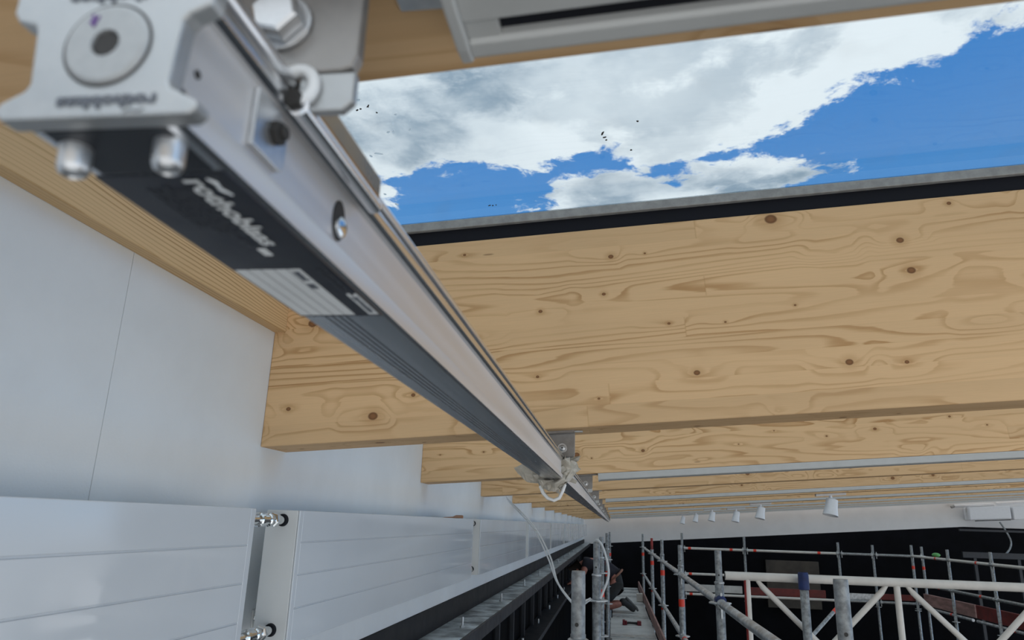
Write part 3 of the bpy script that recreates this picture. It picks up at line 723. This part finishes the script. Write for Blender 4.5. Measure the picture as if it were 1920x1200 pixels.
# ------------------------------------------------------------------ black steel ledge below the wall
t = thing('steel_ledge', 'black steel edge beam with dusty grey ledge below the radiators', 'ledge', (-0.64, 8.5, -0.95))
part(t, 'fascia', MB().box(-0.72, -0.692, -1.2, 18.0, -0.412, -0.3265), 'blacksteel', 0.002)
part(t, 'ledge_top', MB().box(-0.79, -0.555, -1.2, 18.0, -0.432, -0.4125), 'dusty', 0.002, label='dusty grey ledge')
part(t, 'ledge_lip', MB().box(-0.5548, -0.545, -1.2, 18.0, -0.470, -0.4135), 'slate', 0.002)
part(t, 'lower_chord', MB().box(-0.79, -0.620, -1.2, 18.0, -0.965, -0.925), 'slate', 0.003)
for k in range(22):
    yk = 2.2 + k * 0.72
    part(t, 'stud', MB().box(-0.785, -0.755, yk, yk + 0.035, -0.925, -0.432), 'slate', 0.002)
for k in range(9):
    yk = 3.05 + k * 1.05
    b = part(t, 'threaded_rod', MB().cyl((-0.605, yk, -0.4125), (-0.605, yk, -0.372), 0.0045, n=10), 'galvl')
    part(b, 'nut', MB().cyl((-0.605, yk, -0.4123), (-0.605, yk, -0.404), 0.010, n=6), 'galvl')
for k in range(6):
    yk = 4.9 + k * 1.25
    part(t, 'anchor_bolt', MB().cyl((-0.725, yk, -0.925), (-0.725, yk, -0.885), 0.010, n=10), 'galvl')

# ------------------------------------------------------------------ scaffold
TR = 0.02415
ZF = -4.6
def standard(x, y, ztop, label, spigot=True, bands=(), wedge_z=(-0.39, -0.885, -1.385), mat='galv', group='scaffold standards', r=TR, strap=False, redtop=False, lean=0.0):
    t = thing('scaffold_standard', label, 'scaffold post', (x, y, ZF), group)
    zj = ztop - 0.165 if spigot else ztop
    part(t, 'tube', MB().lathe((x, y, ZF), (0, 0, 1), [(0, r), (zj - ZF - 0.004, r), (zj - ZF, r - 0.003)], 20), mat, smooth=True)
    if spigot:
        sp = part(t, 'spigot', MB().lathe((x, y, zj - 0.002), (0, 0, 1), [(0, 0.0200), (0.012, 0.0200), (0.014, 0.0185), (0.160, 0.0185), (0.167, 0.0175)], 20), 'redpaint' if redtop else mat, smooth=True)
        part(sp, 'bolt_hole', MB().cyl((x - 0.003, y - 0.0183, zj + 0.035), (x - 0.003, y - 0.0189, zj + 0.035), 0.0050, n=14), 'dark')
        part(t, 'collar', MB().lathe((x, y, zj - 0.012), (0, 0, 1), [(0, r), (0.002, r + 0.0028), (0.010, r + 0.0028), (0.013, r - 0.002)], 20), 'galvl', smooth=True)
    for z in wedge_z:
        if z < ztop - 0.05:
            part(t, 'rosette', MB().lathe((x, y, z - 0.0045), (0, 0, 1), [(0, r), (0, 0.058), (0.002, 0.061), (0.007, 0.061), (0.009, 0.058), (0.009, r)], 8), 'galvl', 0.001)
    for z in bands:
        part(t, 'band', MB().cyl((x, y, z - 0.03), (x, y, z + 0.03), r + 0.0012, n=18), 'red', smooth=True, label='red marking band')
    if strap:
        part(t, 'strap', MB().lathe((x, y, ztop - 0.095), (0, 0, 1), [(0, r + .001), (0.003, r + 0.006), (0.085, r + 0.005), (0.095, r + .001)], 16), 'blue', smooth=True, label='blue strap')
    return t
def ledger(p, q, label, bands=(), mat='galvl', r=0.0215, heads=True, group='scaffold ledgers'):
    p, q = Vector(p), Vector(q); mid = (p + q) / 2
    t = thing('scaffold_ledger', label, 'scaffold rail', tuple(mid), group)
    d_ = (q - p).normalized()
    a, b = p + d_ * 0.05, q - d_ * 0.05
    part(t, 'tube', MB().cyl(a, b, r, n=18), mat, smooth=True)
    if heads:
        for e, s_ in ((p, 1), (q, -1)):
            h = MB().cyl(e + d_ * 0.028 * s_, e + d_ * 0.075 * s_, 0.030, r + 0.003, n=10)
            hd = part(t, 'wedge_head', h, 'galvl', 0.001)
            c = e + d_ * 0.045 * s_
            part(hd, 'wedge', MB().box(c.x - 0.005, c.x + 0.005, c.y - 0.008, c.y + 0.008, c.z - 0.075, c.z + 0.055), 'galvl', 0.001)
    for f in bands:
        c = a.lerp(b, f); part(t, 'band', MB().cyl(c - d_ * 0.03, c + d_ * 0.03, r + 0.0012, n=14), 'red', smooth=True, label='red marking band')
    return t
XL, XR_ = -0.092, 0.578
RYS = [2.05, 4.32, 6.73, 9.20, 11.60, 15.10]
LYS = [2.00, 4.15, 6.50, 9.10, 11.6, 15.1]
ltop = [-0.117, -0.090, -0.095, -0.10, -0.11, -0.12]
rtop = [-0.114, -0.114, -0.145, -0.143, -0.163, -0.136]
for k, y in enumerate(LYS):
    standard(XL if k < 2 else XL - 0.012 + 0.03 * (k % 2), y, ltop[k], 'grey scaffold post left of the deck, %s from the camera in that row' % ORD[k], bands=() if k < 2 else (-0.55,))
for k, y in enumerate(RYS):
    standard(XR_, y, rtop[k], 'grey scaffold post right of the deck, %s from the camera in that row' % ORD[k], bands=() if k < 2 else ((-0.62,) if k == 2 else (-0.52, -0.9)), redtop=(k == 4))
for k in range(5):
    for z, nm in ((-0.39, 'upper'), (-0.885, 'middle')):
        ledger((XR_, RYS[k], z), (XR_, RYS[k + 1], z), '%s guard rail right of the deck, %s bay from the camera' % (nm, ORD[k]), bands=(0.93,) if (k == 1 and nm == 'middle') else ())
for k, y in enumerate(RYS):
    ledger((XL, LYS[k], -1.385), (XR_, y, -1.385), 'cross rail carrying the deck, %s from the camera' % ORD[k])
t = solo('tie_strap', MB().lathe((XR_, 4.32, -0.375), (0.0, 0.98, -0.0), [(-0.055, 0.0225), (-0.05, 0.028), (0.03, 0.028), (0.035, 0.0225)], 14), 'blue', 'blue strap tied where the upper guard rails meet', 'strap', (XR_, 4.32, -0.39), None, 0.0, True)

# deck
ed = [-1.2, 0.75, 2.6, 3.6, 5.55, 7.5, 9.45, 11.45, 13.35, 14.75, 15.6, 16.3, 17.0]
for k in range(len(ed) - 1):
    y0, y1 = ed[k], ed[k + 1] - 0.03
    t = thing('deck_panel', 'pale scaffold deck panel, %s from the camera' % ORD[k], 'deck panel', (0.22, (y0 + y1) / 2, -1.345), 'deck panels of the walkway')
    xl = -0.045 + 0.02 * (k % 2)
    part(t, 'top', MB().box(xl, 0.515, y0, y1, -1.312, -1.300), 'deck', 0.002)
    part(t, 'end_rail', MB().box(xl, 0.515, y0 + 0.001, y0 + 0.05, -1.36, -1.313), 'galvl', 0.002)
    part(t, 'end_rail', MB().box(xl, 0.515, y1 - 0.05, y1 - 0.001, -1.36, -1.313), 'galvl', 0.002)
    part(t, 'raised_edge', MB().box(xl + 0.005, 0.51, y0 + 0.06, y0 + 0.30, -1.2998, -1.292), 'galvl', 0.002)
for k in range(4):
    y0 = 7.2 + k * 2.42
    mb = MB().box(0.528, 0.550, y0, y0 + 2.40, -1.298, -1.150)
    solo('toe_board', mb, 'toe', 'pinkish wooden toe board beside the deck, %s from the camera' % ORD[k], 'board', (0.539, y0 + 1.2, -1.298), 'toe boards along the deck', 0.003)
solo('wood_block', MB().box(0.405, 0.515, 13.9, 14.05, -1.2915, -1.16), 'truss', 'small pale block standing at the far end of the deck', 'block', (0.46, 14, -1.2915), None, 0.004)
# tool lying on the deck
t = thing('hand_tool', 'black and red hand tool lying on the pale deck', 'tool', (0.24, 10.7, -1.30))
part(t, 'handle', MB().tube([(0.150, 10.68, -1.278), (0.20, 10.69, -1.272), (0.27, 10.70, -1.274), (0.32, 10.71, -1.277)], [0.020, 0.016, 0.016, 0.020], 10), 'toolblack', smooth=True)
part(t, 'head', MB().box(0.115, 0.150, 10.63, 10.74, -1.299, -1.235).box(0.15, 0.175, 10.65, 10.72, -1.299, -1.245), 'toolred', 0.006)
part(t, 'battery', MB().box(0.315, 0.368, 10.66, 10.76, -1.299, -1.245), 'toolred', 0.008)

# white lattice girder
t = thing('lattice_girder', 'white painted lattice girder across the scaffold on the right', 'girder', (2.0, 4.6, -0.7))
gy = 4.60; zt, zl = -0.262, -0.640
part(t, 'chord', MB().cyl((0.650, gy, zt), (4.2, gy, zt), TR, n=20), 'truss', smooth=True)
part(t, 'chord', MB().cyl((0.650, gy, zl), (4.2, gy, zl), TR, n=20), 'truss', smooth=True)
for k in range(5):
    xv = 0.775 + k * 0.825
    part(t, 'post', MB().cyl((xv, gy, zl), (xv, gy, zt), 0.0175, n=14), 'truss', smooth=True)
    if k == 0: part(t, 'paint_patch', MB().cyl((xv - 0.0045, gy - 0.001, zl + 0.02), (xv - 0.0045, gy - 0.001, zt - 0.02), 0.0150, n=14), 'redpaint', smooth=True, label='worn red paint')
    part(t, 'brace', MB().tube([(xv + 0.055, gy, zt - 0.018), (xv + 0.085, gy, zt - 0.055), (xv + 0.37, gy, zl + 0.04), (xv + 0.385, gy, zl + 0.015)], [0.010, 0.0165, 0.0165, 0.010], 12), 'truss', smooth=True)
    part(t, 'brace', MB().tube([(xv + 0.825 - 0.055, gy, zt - 0.018), (xv + 0.825 - 0.085, gy, zt - 0.055), (xv + 0.455, gy, zl + 0.04), (xv + 0.44, gy, zl + 0.015)], [0.010, 0.0165, 0.0165, 0.010], 12), 'truss', smooth=True)
t_ = part(t, 'end_hole', MB().cyl((0.649, gy, zt), (0.6505, gy, zt), 0.019, n=16), 'dark')
standard(1.072, 4.515, -0.222, 'dark grey post with a blue strap behind the white girder', spigot=False, strap=True, wedge_z=(), group='posts by the girder')
ledger((1.08, 4.9, -0.72), (1.62, 5.6, -0.42), 'thin diagonal brace with red band behind the white girder', bands=(0.75,), r=0.012, heads=False, mat='galv')

# far scaffold row across the hall
FY = 16.0
for k, (x, zt_) in enumerate([(1.42, -0.10), (2.68, -0.14), (4.52, -0.185), (5.18, -0.214), (5.92, -0.19), (6.11, -0.213)]):
    standard(x, FY, zt_, 'distant grey scaffold post, %s from the left in the far row' % ORD[k], spigot=False, bands=(-0.62,) if k == 5 else (), group='far scaffold posts', mat='galv')
fx = [1.42, 2.68, 4.52, 5.18, 6.11]
for k in range(4):
    for z, nm in ((-0.40, 'upper'), (-0.90, 'lower'), (-1.29, 'bottom')):
        ledger((fx[k], FY - 0.06, z), (fx[k + 1], FY - 0.06, z), '%s rail of the far scaffold row, %s bay from the left' % (nm, ORD[k]), bands=(0.08, 0.8) if nm == 'upper' and k < 2 else ((0.08,) if k == 0 else ()), r=0.024, mat='truss' if k < 2 else 'galv')
FB = [(1.40, 2.60, -1.11, -1.25, 'deck', 'pale toe board'), (2.66, 4.22, -1.12, -1.27, 'redboard', 'dark red toe board'), (4.50, 5.15, -1.15, -1.31, 'galvl', 'ribbed grey metal toe board'), (5.22, 6.0, -1.14, -1.25, 'redboard', 'short dark red toe board')]
for k, (xa, xb, za, zb_, mt, nm) in enumerate(FB):
    solo('toe_board', MB().box(xa, xb, FY + 0.04, FY + 0.075, zb_, za), mt, '%s in the far scaffold row, %s from the left' % (nm, ORD[k]), 'board', ((xa + xb) / 2, FY + .05, zb_), 'far toe boards', 0.004)
# scaffold row coming back towards the camera on the right
rx = 5.62
ry = [10.6, 12.3, 13.9, 15.6]
for k, y in enumerate(ry):
    standard(rx + 0.05 * k, y, -0.20 - 0.01 * k, 'thin grey post in the right-hand scaffold row, %s from the camera' % ORD[k], spigot=False, bands=(-0.6, ) if k in (0, 3) else (), group='right scaffold posts')
for k in range(3):
    for z, nm in ((-0.39, 'upper'), (-0.89, 'lower')):
        ledger((rx + 0.05 * k, ry[k], z), (rx + 0.05 * (k + 1), ry[k + 1], z), '%s rail of the right-hand scaffold row, %s bay from the camera' % (nm, ORD[k]), bands=(0.3,), r=0.024, mat='truss' if nm == 'upper' else 'galv')
for k in range(2):
    ya = 11.6 + k * 2.1
    solo('toe_board', MB().box(5.95, 5.985, ya, ya + 2.05, -1.29, -1.08), 'redboard' if k == 0 else 'toe', '%s toe board in the right-hand scaffold row' % ('dark red' if k == 0 else 'faded pinkish'), 'board', (5.97, ya + 1, -1.29), 'right toe boards', 0.004)
    ledger((5.93, ya, -1.33), (5.93, ya + 2.05, -1.33), 'rail under the %s toe board on the right' % ('dark red' if k == 0 else 'faded pinkish'), r=0.024, heads=False, mat='galvl', bands=(0.4,))
solo('green_cap', MB().sphere((6.33, 15.9, -0.36), 0.07, (1.1, 1, 0.6), 8), 'green', 'small green cap on a far scaffold rail', 'cap', (6.33, 15.9, -0.4), None, 0, True)
t = thing('far_platform', 'dim grey frame platform at the far right under the bulkhead', 'platform', (9.2, 17.0, -4.6))
part(t, 'top_rail', MB().box(7.3, 11, 17.0, 17.06, -0.42, -0.30), 'slate', 0.004)
part(t, 'upper_rail', MB().box(7.3, 11, 17.0, 17.05, 0.12, 0.165), 'slate', 0.004)
for k in range(4): part(t, 'leg', MB().box(7.5 + k * 0.85, 7.56 + k * 0.85, 17.0, 17.06, -4.6, -0.42), 'slate', 0.004)
solo('tan_panel', MB().box(3.75, 5.0, 19.42, 19.49, -1.8, -0.70), 'tan', 'faded tan panel on the black back wall', 'panel', (4.4, 19.45, -1.8), None, 0.006)

# ------------------------------------------------------------------ spotlights under the beams
for k, (x, bi, s_) in enumerate([(1.79, 5, 1.0), (1.70, 7, 0.95), (1.62, 8, 0.85), (1.47, 9, 0.85), (1.5, 11, 0.8), (1.38, 12, 0.8)]):
    yb = BEAM_Y0 + BEAM_S * bi
    zt_ = roofz(x) - (0.024 if bi % 2 == 0 else 0.0)
    t = thing('spotlight', 'white cylindrical ceiling spotlight, %s from the right' % ORD[k], 'spotlight', (x, yb + 0.05, zt_), 'white spotlights under the beams')
    part(t, 'track', MB().add([(x - .12, yb + .03, roofz(x - .12) - (roofz(x) - zt_) - .020), (x + .12, yb + .03, roofz(x + .12) - (roofz(x) - zt_) - .020), (x + .12, yb + .07, roofz(x + .12) - (roofz(x) - zt_) - .020), (x - .12, yb + .07, roofz(x - .12) - (roofz(x) - zt_) - .020),
                               (x - .12, yb + .03, roofz(x - .12) - (roofz(x) - zt_) - .001), (x + .12, yb + .03, roofz(x + .12) - (roofz(x) - zt_) - .001), (x + .12, yb + .07, roofz(x + .12) - (roofz(x) - zt_) - .001), (x - .12, yb + .07, roofz(x - .12) - (roofz(x) - zt_) - .001)],
                              [(3, 2, 1, 0), (4, 5, 6, 7), (0, 1, 5, 4), (1, 2, 6, 5), (2, 3, 7, 6), (3, 0, 4, 7)]), 'white', 0.002)
    part(t, 'stem', MB().cyl((x, yb + .05, zt_ - 0.02), (x, yb + .05, zt_ - 0.065), 0.013, n=12), 'white', smooth=True)
    a = Vector((-0.22, -0.1, -1)).normalized(); p = Vector((x + 0.012, yb + 0.055, zt_ - 0.045))
    hd = part(t, 'head', MB().lathe(p, a, [(0, 0.03), (0.006, 0.046 * s_), (0.075, 0.050 * s_), (0.135, 0.061 * s_), (0.137, 0.061 * s_), (0.132, 0.054 * s_), (0.11, 0.045 * s_)], 22), 'white', smooth=True)
    part(hd, 'lens', MB().cyl(p + a * 0.110, p + a * 0.113, 0.045 * s_, n=20), 'dark')

# ------------------------------------------------------------------ ventilation unit on the bulkhead
t = thing('air_unit', 'white air conditioning unit on the bulkhead at far right', 'air conditioner', (8.5, 17.8, 0.3))
sh = lambda x, z: z + 0.062 * (x - 7.85)
def shbox(x0, x1, y0, y1, z0, z1):
    return MB().add([(x0, y0, sh(x0, z0)), (x1, y0, sh(x1, z0)), (x1, y1, sh(x1, z0)), (x0, y1, sh(x0, z0)), (x0, y0, sh(x0, z1)), (x1, y0, sh(x1, z1)), (x1, y1, sh(x1, z1)), (x0, y1, sh(x0, z1))],
                    [(3, 2, 1, 0), (4, 5, 6, 7), (0, 1, 5, 4), (1, 2, 6, 5), (2, 3, 7, 6), (3, 0, 4, 7)])
part(t, 'housing', shbox(7.86, 8.72, 17.72, 17.998, 0.36, 0.64), 'white', 0.02)
part(t, 'flap', shbox(7.95, 8.68, 17.69, 17.72, 0.335, 0.352), 'dark', 0.003)
part(t, 'side_box', shbox(8.76, 9.6, 17.72, 17.998, 0.34, 0.62), 'white', 0.02)
t = thing('light_tube', 'slim white light tube above the air conditioning unit', 'light', (8.3, 17.85, 0.7))
part(t, 'tube', MB().cyl((7.62, 17.85, sh(7.62, 0.675)), (8.45, 17.85, sh(8.45, 0.685)), 0.035, n=14), 'white', smooth=True)
part(t, 'end_fitting', MB().cyl((7.55, 17.85, sh(7.55, 0.655)), (7.62, 17.85, sh(7.62, 0.675)), 0.03, n=12), 'frame', smooth=True)
solo('light_tube', MB().cyl((8.5, 17.85, sh(8.5, 0.70)), (9.4, 17.85, sh(9.4, 0.72)), 0.035, n=14), 'white', 'slim white light tube at the right edge above the unit', 'light', (8.9, 17.85, 0.75), None, 0, True)
pts = [(8.45, 17.7, 0.34), (8.50, 17.6, 0.15), (8.52, 17.5, -0.05), (8.46, 17.45, -0.2), (8.33, 17.4, -0.33)]
def smoothpts(pts, n=8):
    pts = [Vector(p) for p in pts]; o = []
    for i in range(len(pts) - 1):
        p0, p1, p2, p3 = pts[max(i - 1, 0)], pts[i], pts[i + 1], pts[min(i + 2, len(pts) - 1)]
        for k in range(n):
            t_ = k / n
            o.append(0.5 * ((2 * p1) + (p2 - p0) * t_ + (2 * p0 - 5 * p1 + 4 * p2 - p3) * t_ ** 2 + (3 * p1 - p0 - 3 * p2 + p3) * t_ ** 3))
    o.append(pts[-1]); return o
solo('drain_hose', MB().tube(smoothpts(pts), 0.018, 8), 'galv', 'thin grey hose hanging below the air conditioning unit', 'hose', (8.45, 17.7, 0.34), None, 0, True)

# ------------------------------------------------------------------ white cables
cab = [(-0.62, 4.30, 0.150), (-0.598, 4.2, 0.129), (-0.386, 3.6, -0.009), (-0.254, 3.0, -0.119), (-0.192, 2.6, -0.189), (-0.129, 2.3, -0.221), (-0.105, 2.35, -0.240), (-0.112, 3.0, -0.287), (-0.125, 4.1, -0.375)]
cp = smoothpts(cab)
solo('white_cable', MB().tube(cp, 0.0034, 8), 'cable', 'white cable sagging from the wall to the scaffold posts', 'cable', cab[0], 'white cables', 0, True)
cp2 = [p + Vector((0.008 * math.sin(i * .2), 0.0, -0.010 - 0.006 * math.sin(i * 0.15))) for i, p in enumerate(cp)]
solo('white_cable', MB().tube(cp2, 0.0034, 8), 'cable', 'second white cable hanging just below the sagging one', 'cable', tuple(cp2[0]), 'white cables', 0, True)
cab = [(-0.105, 4.15, -0.088), (-0.085, 4.13, -0.078), (-0.055, 4.12, -0.12), (-0.030, 4.11, -0.21), (-0.030, 4.11, -0.27), (-0.052, 4.11, -0.33), (-0.072, 4.11, -0.375)]
solo('white_cable', MB().tube(smoothpts(cab), 0.0065, 8), 'cable', 'white cable looped over the top of a left-row post', 'cable', cab[0], 'white cables', 0, True)

# ------------------------------------------------------------------ person kneeling on the deck
def skin(name, parent, chains, mat, rootidx=0, sub=2, label=None):
    """chains: list of point lists [(x,y,z,r)...]; equal points are merged"""
    vs, es, rs, idx = [], [], [], {}
    org = ROOT[parent.name].inverted()
    for ch in chains:
        prev = None
        for (x, y, z, r) in ch:
            k = (round(x, 4), round(y, 4), round(z, 4))
            if k not in idx: idx[k] = len(vs); vs.append(org @ Vector((x, y, z))); rs.append(r)
            if prev is not None and (prev, idx[k]) not in es: es.append((prev, idx[k]))
            prev = idx[k]
    me = bpy.data.meshes.new(name); me.from_pydata([tuple(v_) for v_ in vs], es, [])
    o = bpy.data.objects.new(name, me); C.objects.link(o); o.parent = parent; ROOT[o.name] = ROOT[parent.name]
    o.modifiers.new('skin', 'SKIN')
    for i_, sv in enumerate(me.skin_vertices[0].data):
        r = rs[i_]; sv.radius = r if isinstance(r, tuple) else (r, r); sv.use_root = (i_ == rootidx)
    sb = o.modifiers.new('sub', 'SUBSURF'); sb.levels = sub; sb.render_levels = sub
    me.materials.append(M[mat])
    o.modifiers['skin'].use_smooth_shade = True
    if label: o['label'] = label
    return o
PY = 12.2
pt = thing('person', 'person in black shirt and dark shorts kneeling bent forward on the deck', 'person', (-0.05, PY, -1.30))
hip = (0.045, PY, -0.80, 0.11); wst = (-0.08, PY, -0.68, 0.095); chest = (-0.28, PY, -0.575, 0.105); neckb = (-0.44, PY, -0.575, 0.065)
head0 = (-0.52, PY, -0.62, 0.055); head1 = (-0.58, PY, -0.68, 0.088); head2 = (-0.63, PY - 0.0, -0.76, 0.075)
body_ch = [[hip, wst, chest, neckb, head0, head1, head2]]
for sgn in (-1, 1):
    sh_ = (-0.42, PY + sgn * 0.19, -0.58, 0.065)
    el = (-0.50, PY + sgn * 0.24, -0.78, 0.044); wr = (-0.580, PY + sgn * 0.19, -0.855, 0.030); hd_ = (-0.635, PY + sgn * 0.17, -0.882, 0.034)
    body_ch.append([chest, sh_, el, wr, hd_])
    for f, (fy, fx) in enumerate(((-0.03, 0.0), (-0.01, -0.012), (0.01, -0.012), (0.03, -0.004))):
        body_ch.append([hd_, (-0.690 + fx, PY + sgn * 0.17 + fy, -0.893, 0.010), (-0.725 + fx, PY + sgn * 0.17 + fy * 1.1, -0.912, 0.0085)])
    body_ch.append([hd_, (-0.655, PY + sgn * (0.17 - 0.05), -0.895, 0.011), (-0.680, PY + sgn * (0.17 - 0.058), -0.910, 0.009)])
    hj = (0.05, PY + sgn * 0.10, -0.86, 0.095)
    kn = (-0.20, PY + sgn * 0.14, -1.225, 0.062)
    ca = (-0.05, PY + sgn * 0.13, -1.205, 0.062)
    an = (0.135 - (0.0 if sgn < 0 else 0.02), PY + sgn * 0.12, -1.165, 0.040)
    body_ch.append([hip, hj, (-0.07, PY + sgn * 0.125, -1.05, 0.083), kn, ca, an])
bd = skin('body', pt, body_ch, 'skin')
skin('shirt', pt, [[(0.005, PY, -0.755, 0.138), (-0.08, PY, -0.68, 0.142), (-0.28, PY, -0.572, 0.168), (-0.43, PY, -0.578, 0.105)],
                   [(-0.28, PY, -0.572, 0.168), (-0.42, PY - 0.19, -0.58, 0.078), (-0.480, PY - 0.217, -0.70, 0.062)],
                   [(-0.28, PY, -0.572, 0.168), (-0.42, PY + 0.19, -0.58, 0.078), (-0.480, PY + 0.217, -0.70, 0.062)]], 'shirt', 1, label='black short-sleeved shirt')
skin('shorts', pt, [[(0.010, PY, -0.80, 0.146), (0.050, PY, -0.835, 0.150)],
                    [(0.050, PY, -0.835, 0.150), (0.055, PY - 0.10, -0.88, 0.110), (-0.05, PY - 0.122, -1.03, 0.098), (-0.135, PY - 0.132, -1.135, 0.088)],
                    [(0.050, PY, -0.835, 0.150), (0.055, PY + 0.10, -0.88, 0.110), (-0.05, PY + 0.122, -1.03, 0.098), (-0.135, PY + 0.132, -1.135, 0.088)]], 'shorts', label='charcoal work shorts')
bt = MB()
ring = []
for k in range(20):
    a = 2 * math.pi * k / 20
    ring.append(Vector((0.028, PY, -0.775)) + Vector((0.72, 0, 0.69)) * 0.148 * math.cos(a) + Vector((0, 1, 0)) * 0.152 * math.sin(a))
part(pt, 'belt', bt.tube(ring, 0.016, 8, True), 'belt', smooth=True, label='tan waistband')
for sgn in (-1, 1):
    dx_ = 0.0 if sgn < 0 else -0.02; yy = PY + sgn * 0.12
    b_ = skin('shoe', pt, [[(0.105 + dx_, yy, -1.172, 0.046), (0.165 + dx_, yy, -1.140, 0.058), (0.215 + dx_, yy, -1.175, 0.056), (0.290 + dx_, yy, -1.235, 0.050), (0.330 + dx_, yy, -1.262, 0.036)]], 'shoe', label='grey work shoe')
    so_ = MB().tube([(0.208 + dx_, yy, -1.092), (0.250 + dx_, yy, -1.128), (0.300 + dx_, yy, -1.178), (0.345 + dx_, yy, -1.222), (0.372 + dx_, yy, -1.262)], [0.018, 0.022, 0.020, 0.022, 0.014], 10)
    part(b_, 'sole', so_, 'sole', smooth=True)
skin('hair', pt, [[(-0.545, PY, -0.632, 0.070), (-0.595, PY, -0.672, 0.098), (-0.640, PY, -0.715, 0.070)]], 'hair', 1)
fc = MB().sphere((-0.655, PY - 0.035, -0.775), 0.008, n=6).sphere((-0.655, PY + 0.035, -0.775), 0.008, n=6)
part(bd, 'eyes', fc, 'hair', smooth=True)
part(bd, 'nose', MB().sphere((-0.648, PY, -0.805), 0.016, (1, 0.8, 1.3), 6), 'skin', smooth=True)
part(bd, 'ear', MB().sphere((-0.575, PY - 0.088, -0.705), 0.024, (1, 0.4, 1.2), 6), 'skin', smooth=True)
part(bd, 'ear', MB().sphere((-0.575, PY + 0.088, -0.705), 0.024, (1, 0.4, 1.2), 6), 'skin', smooth=True)
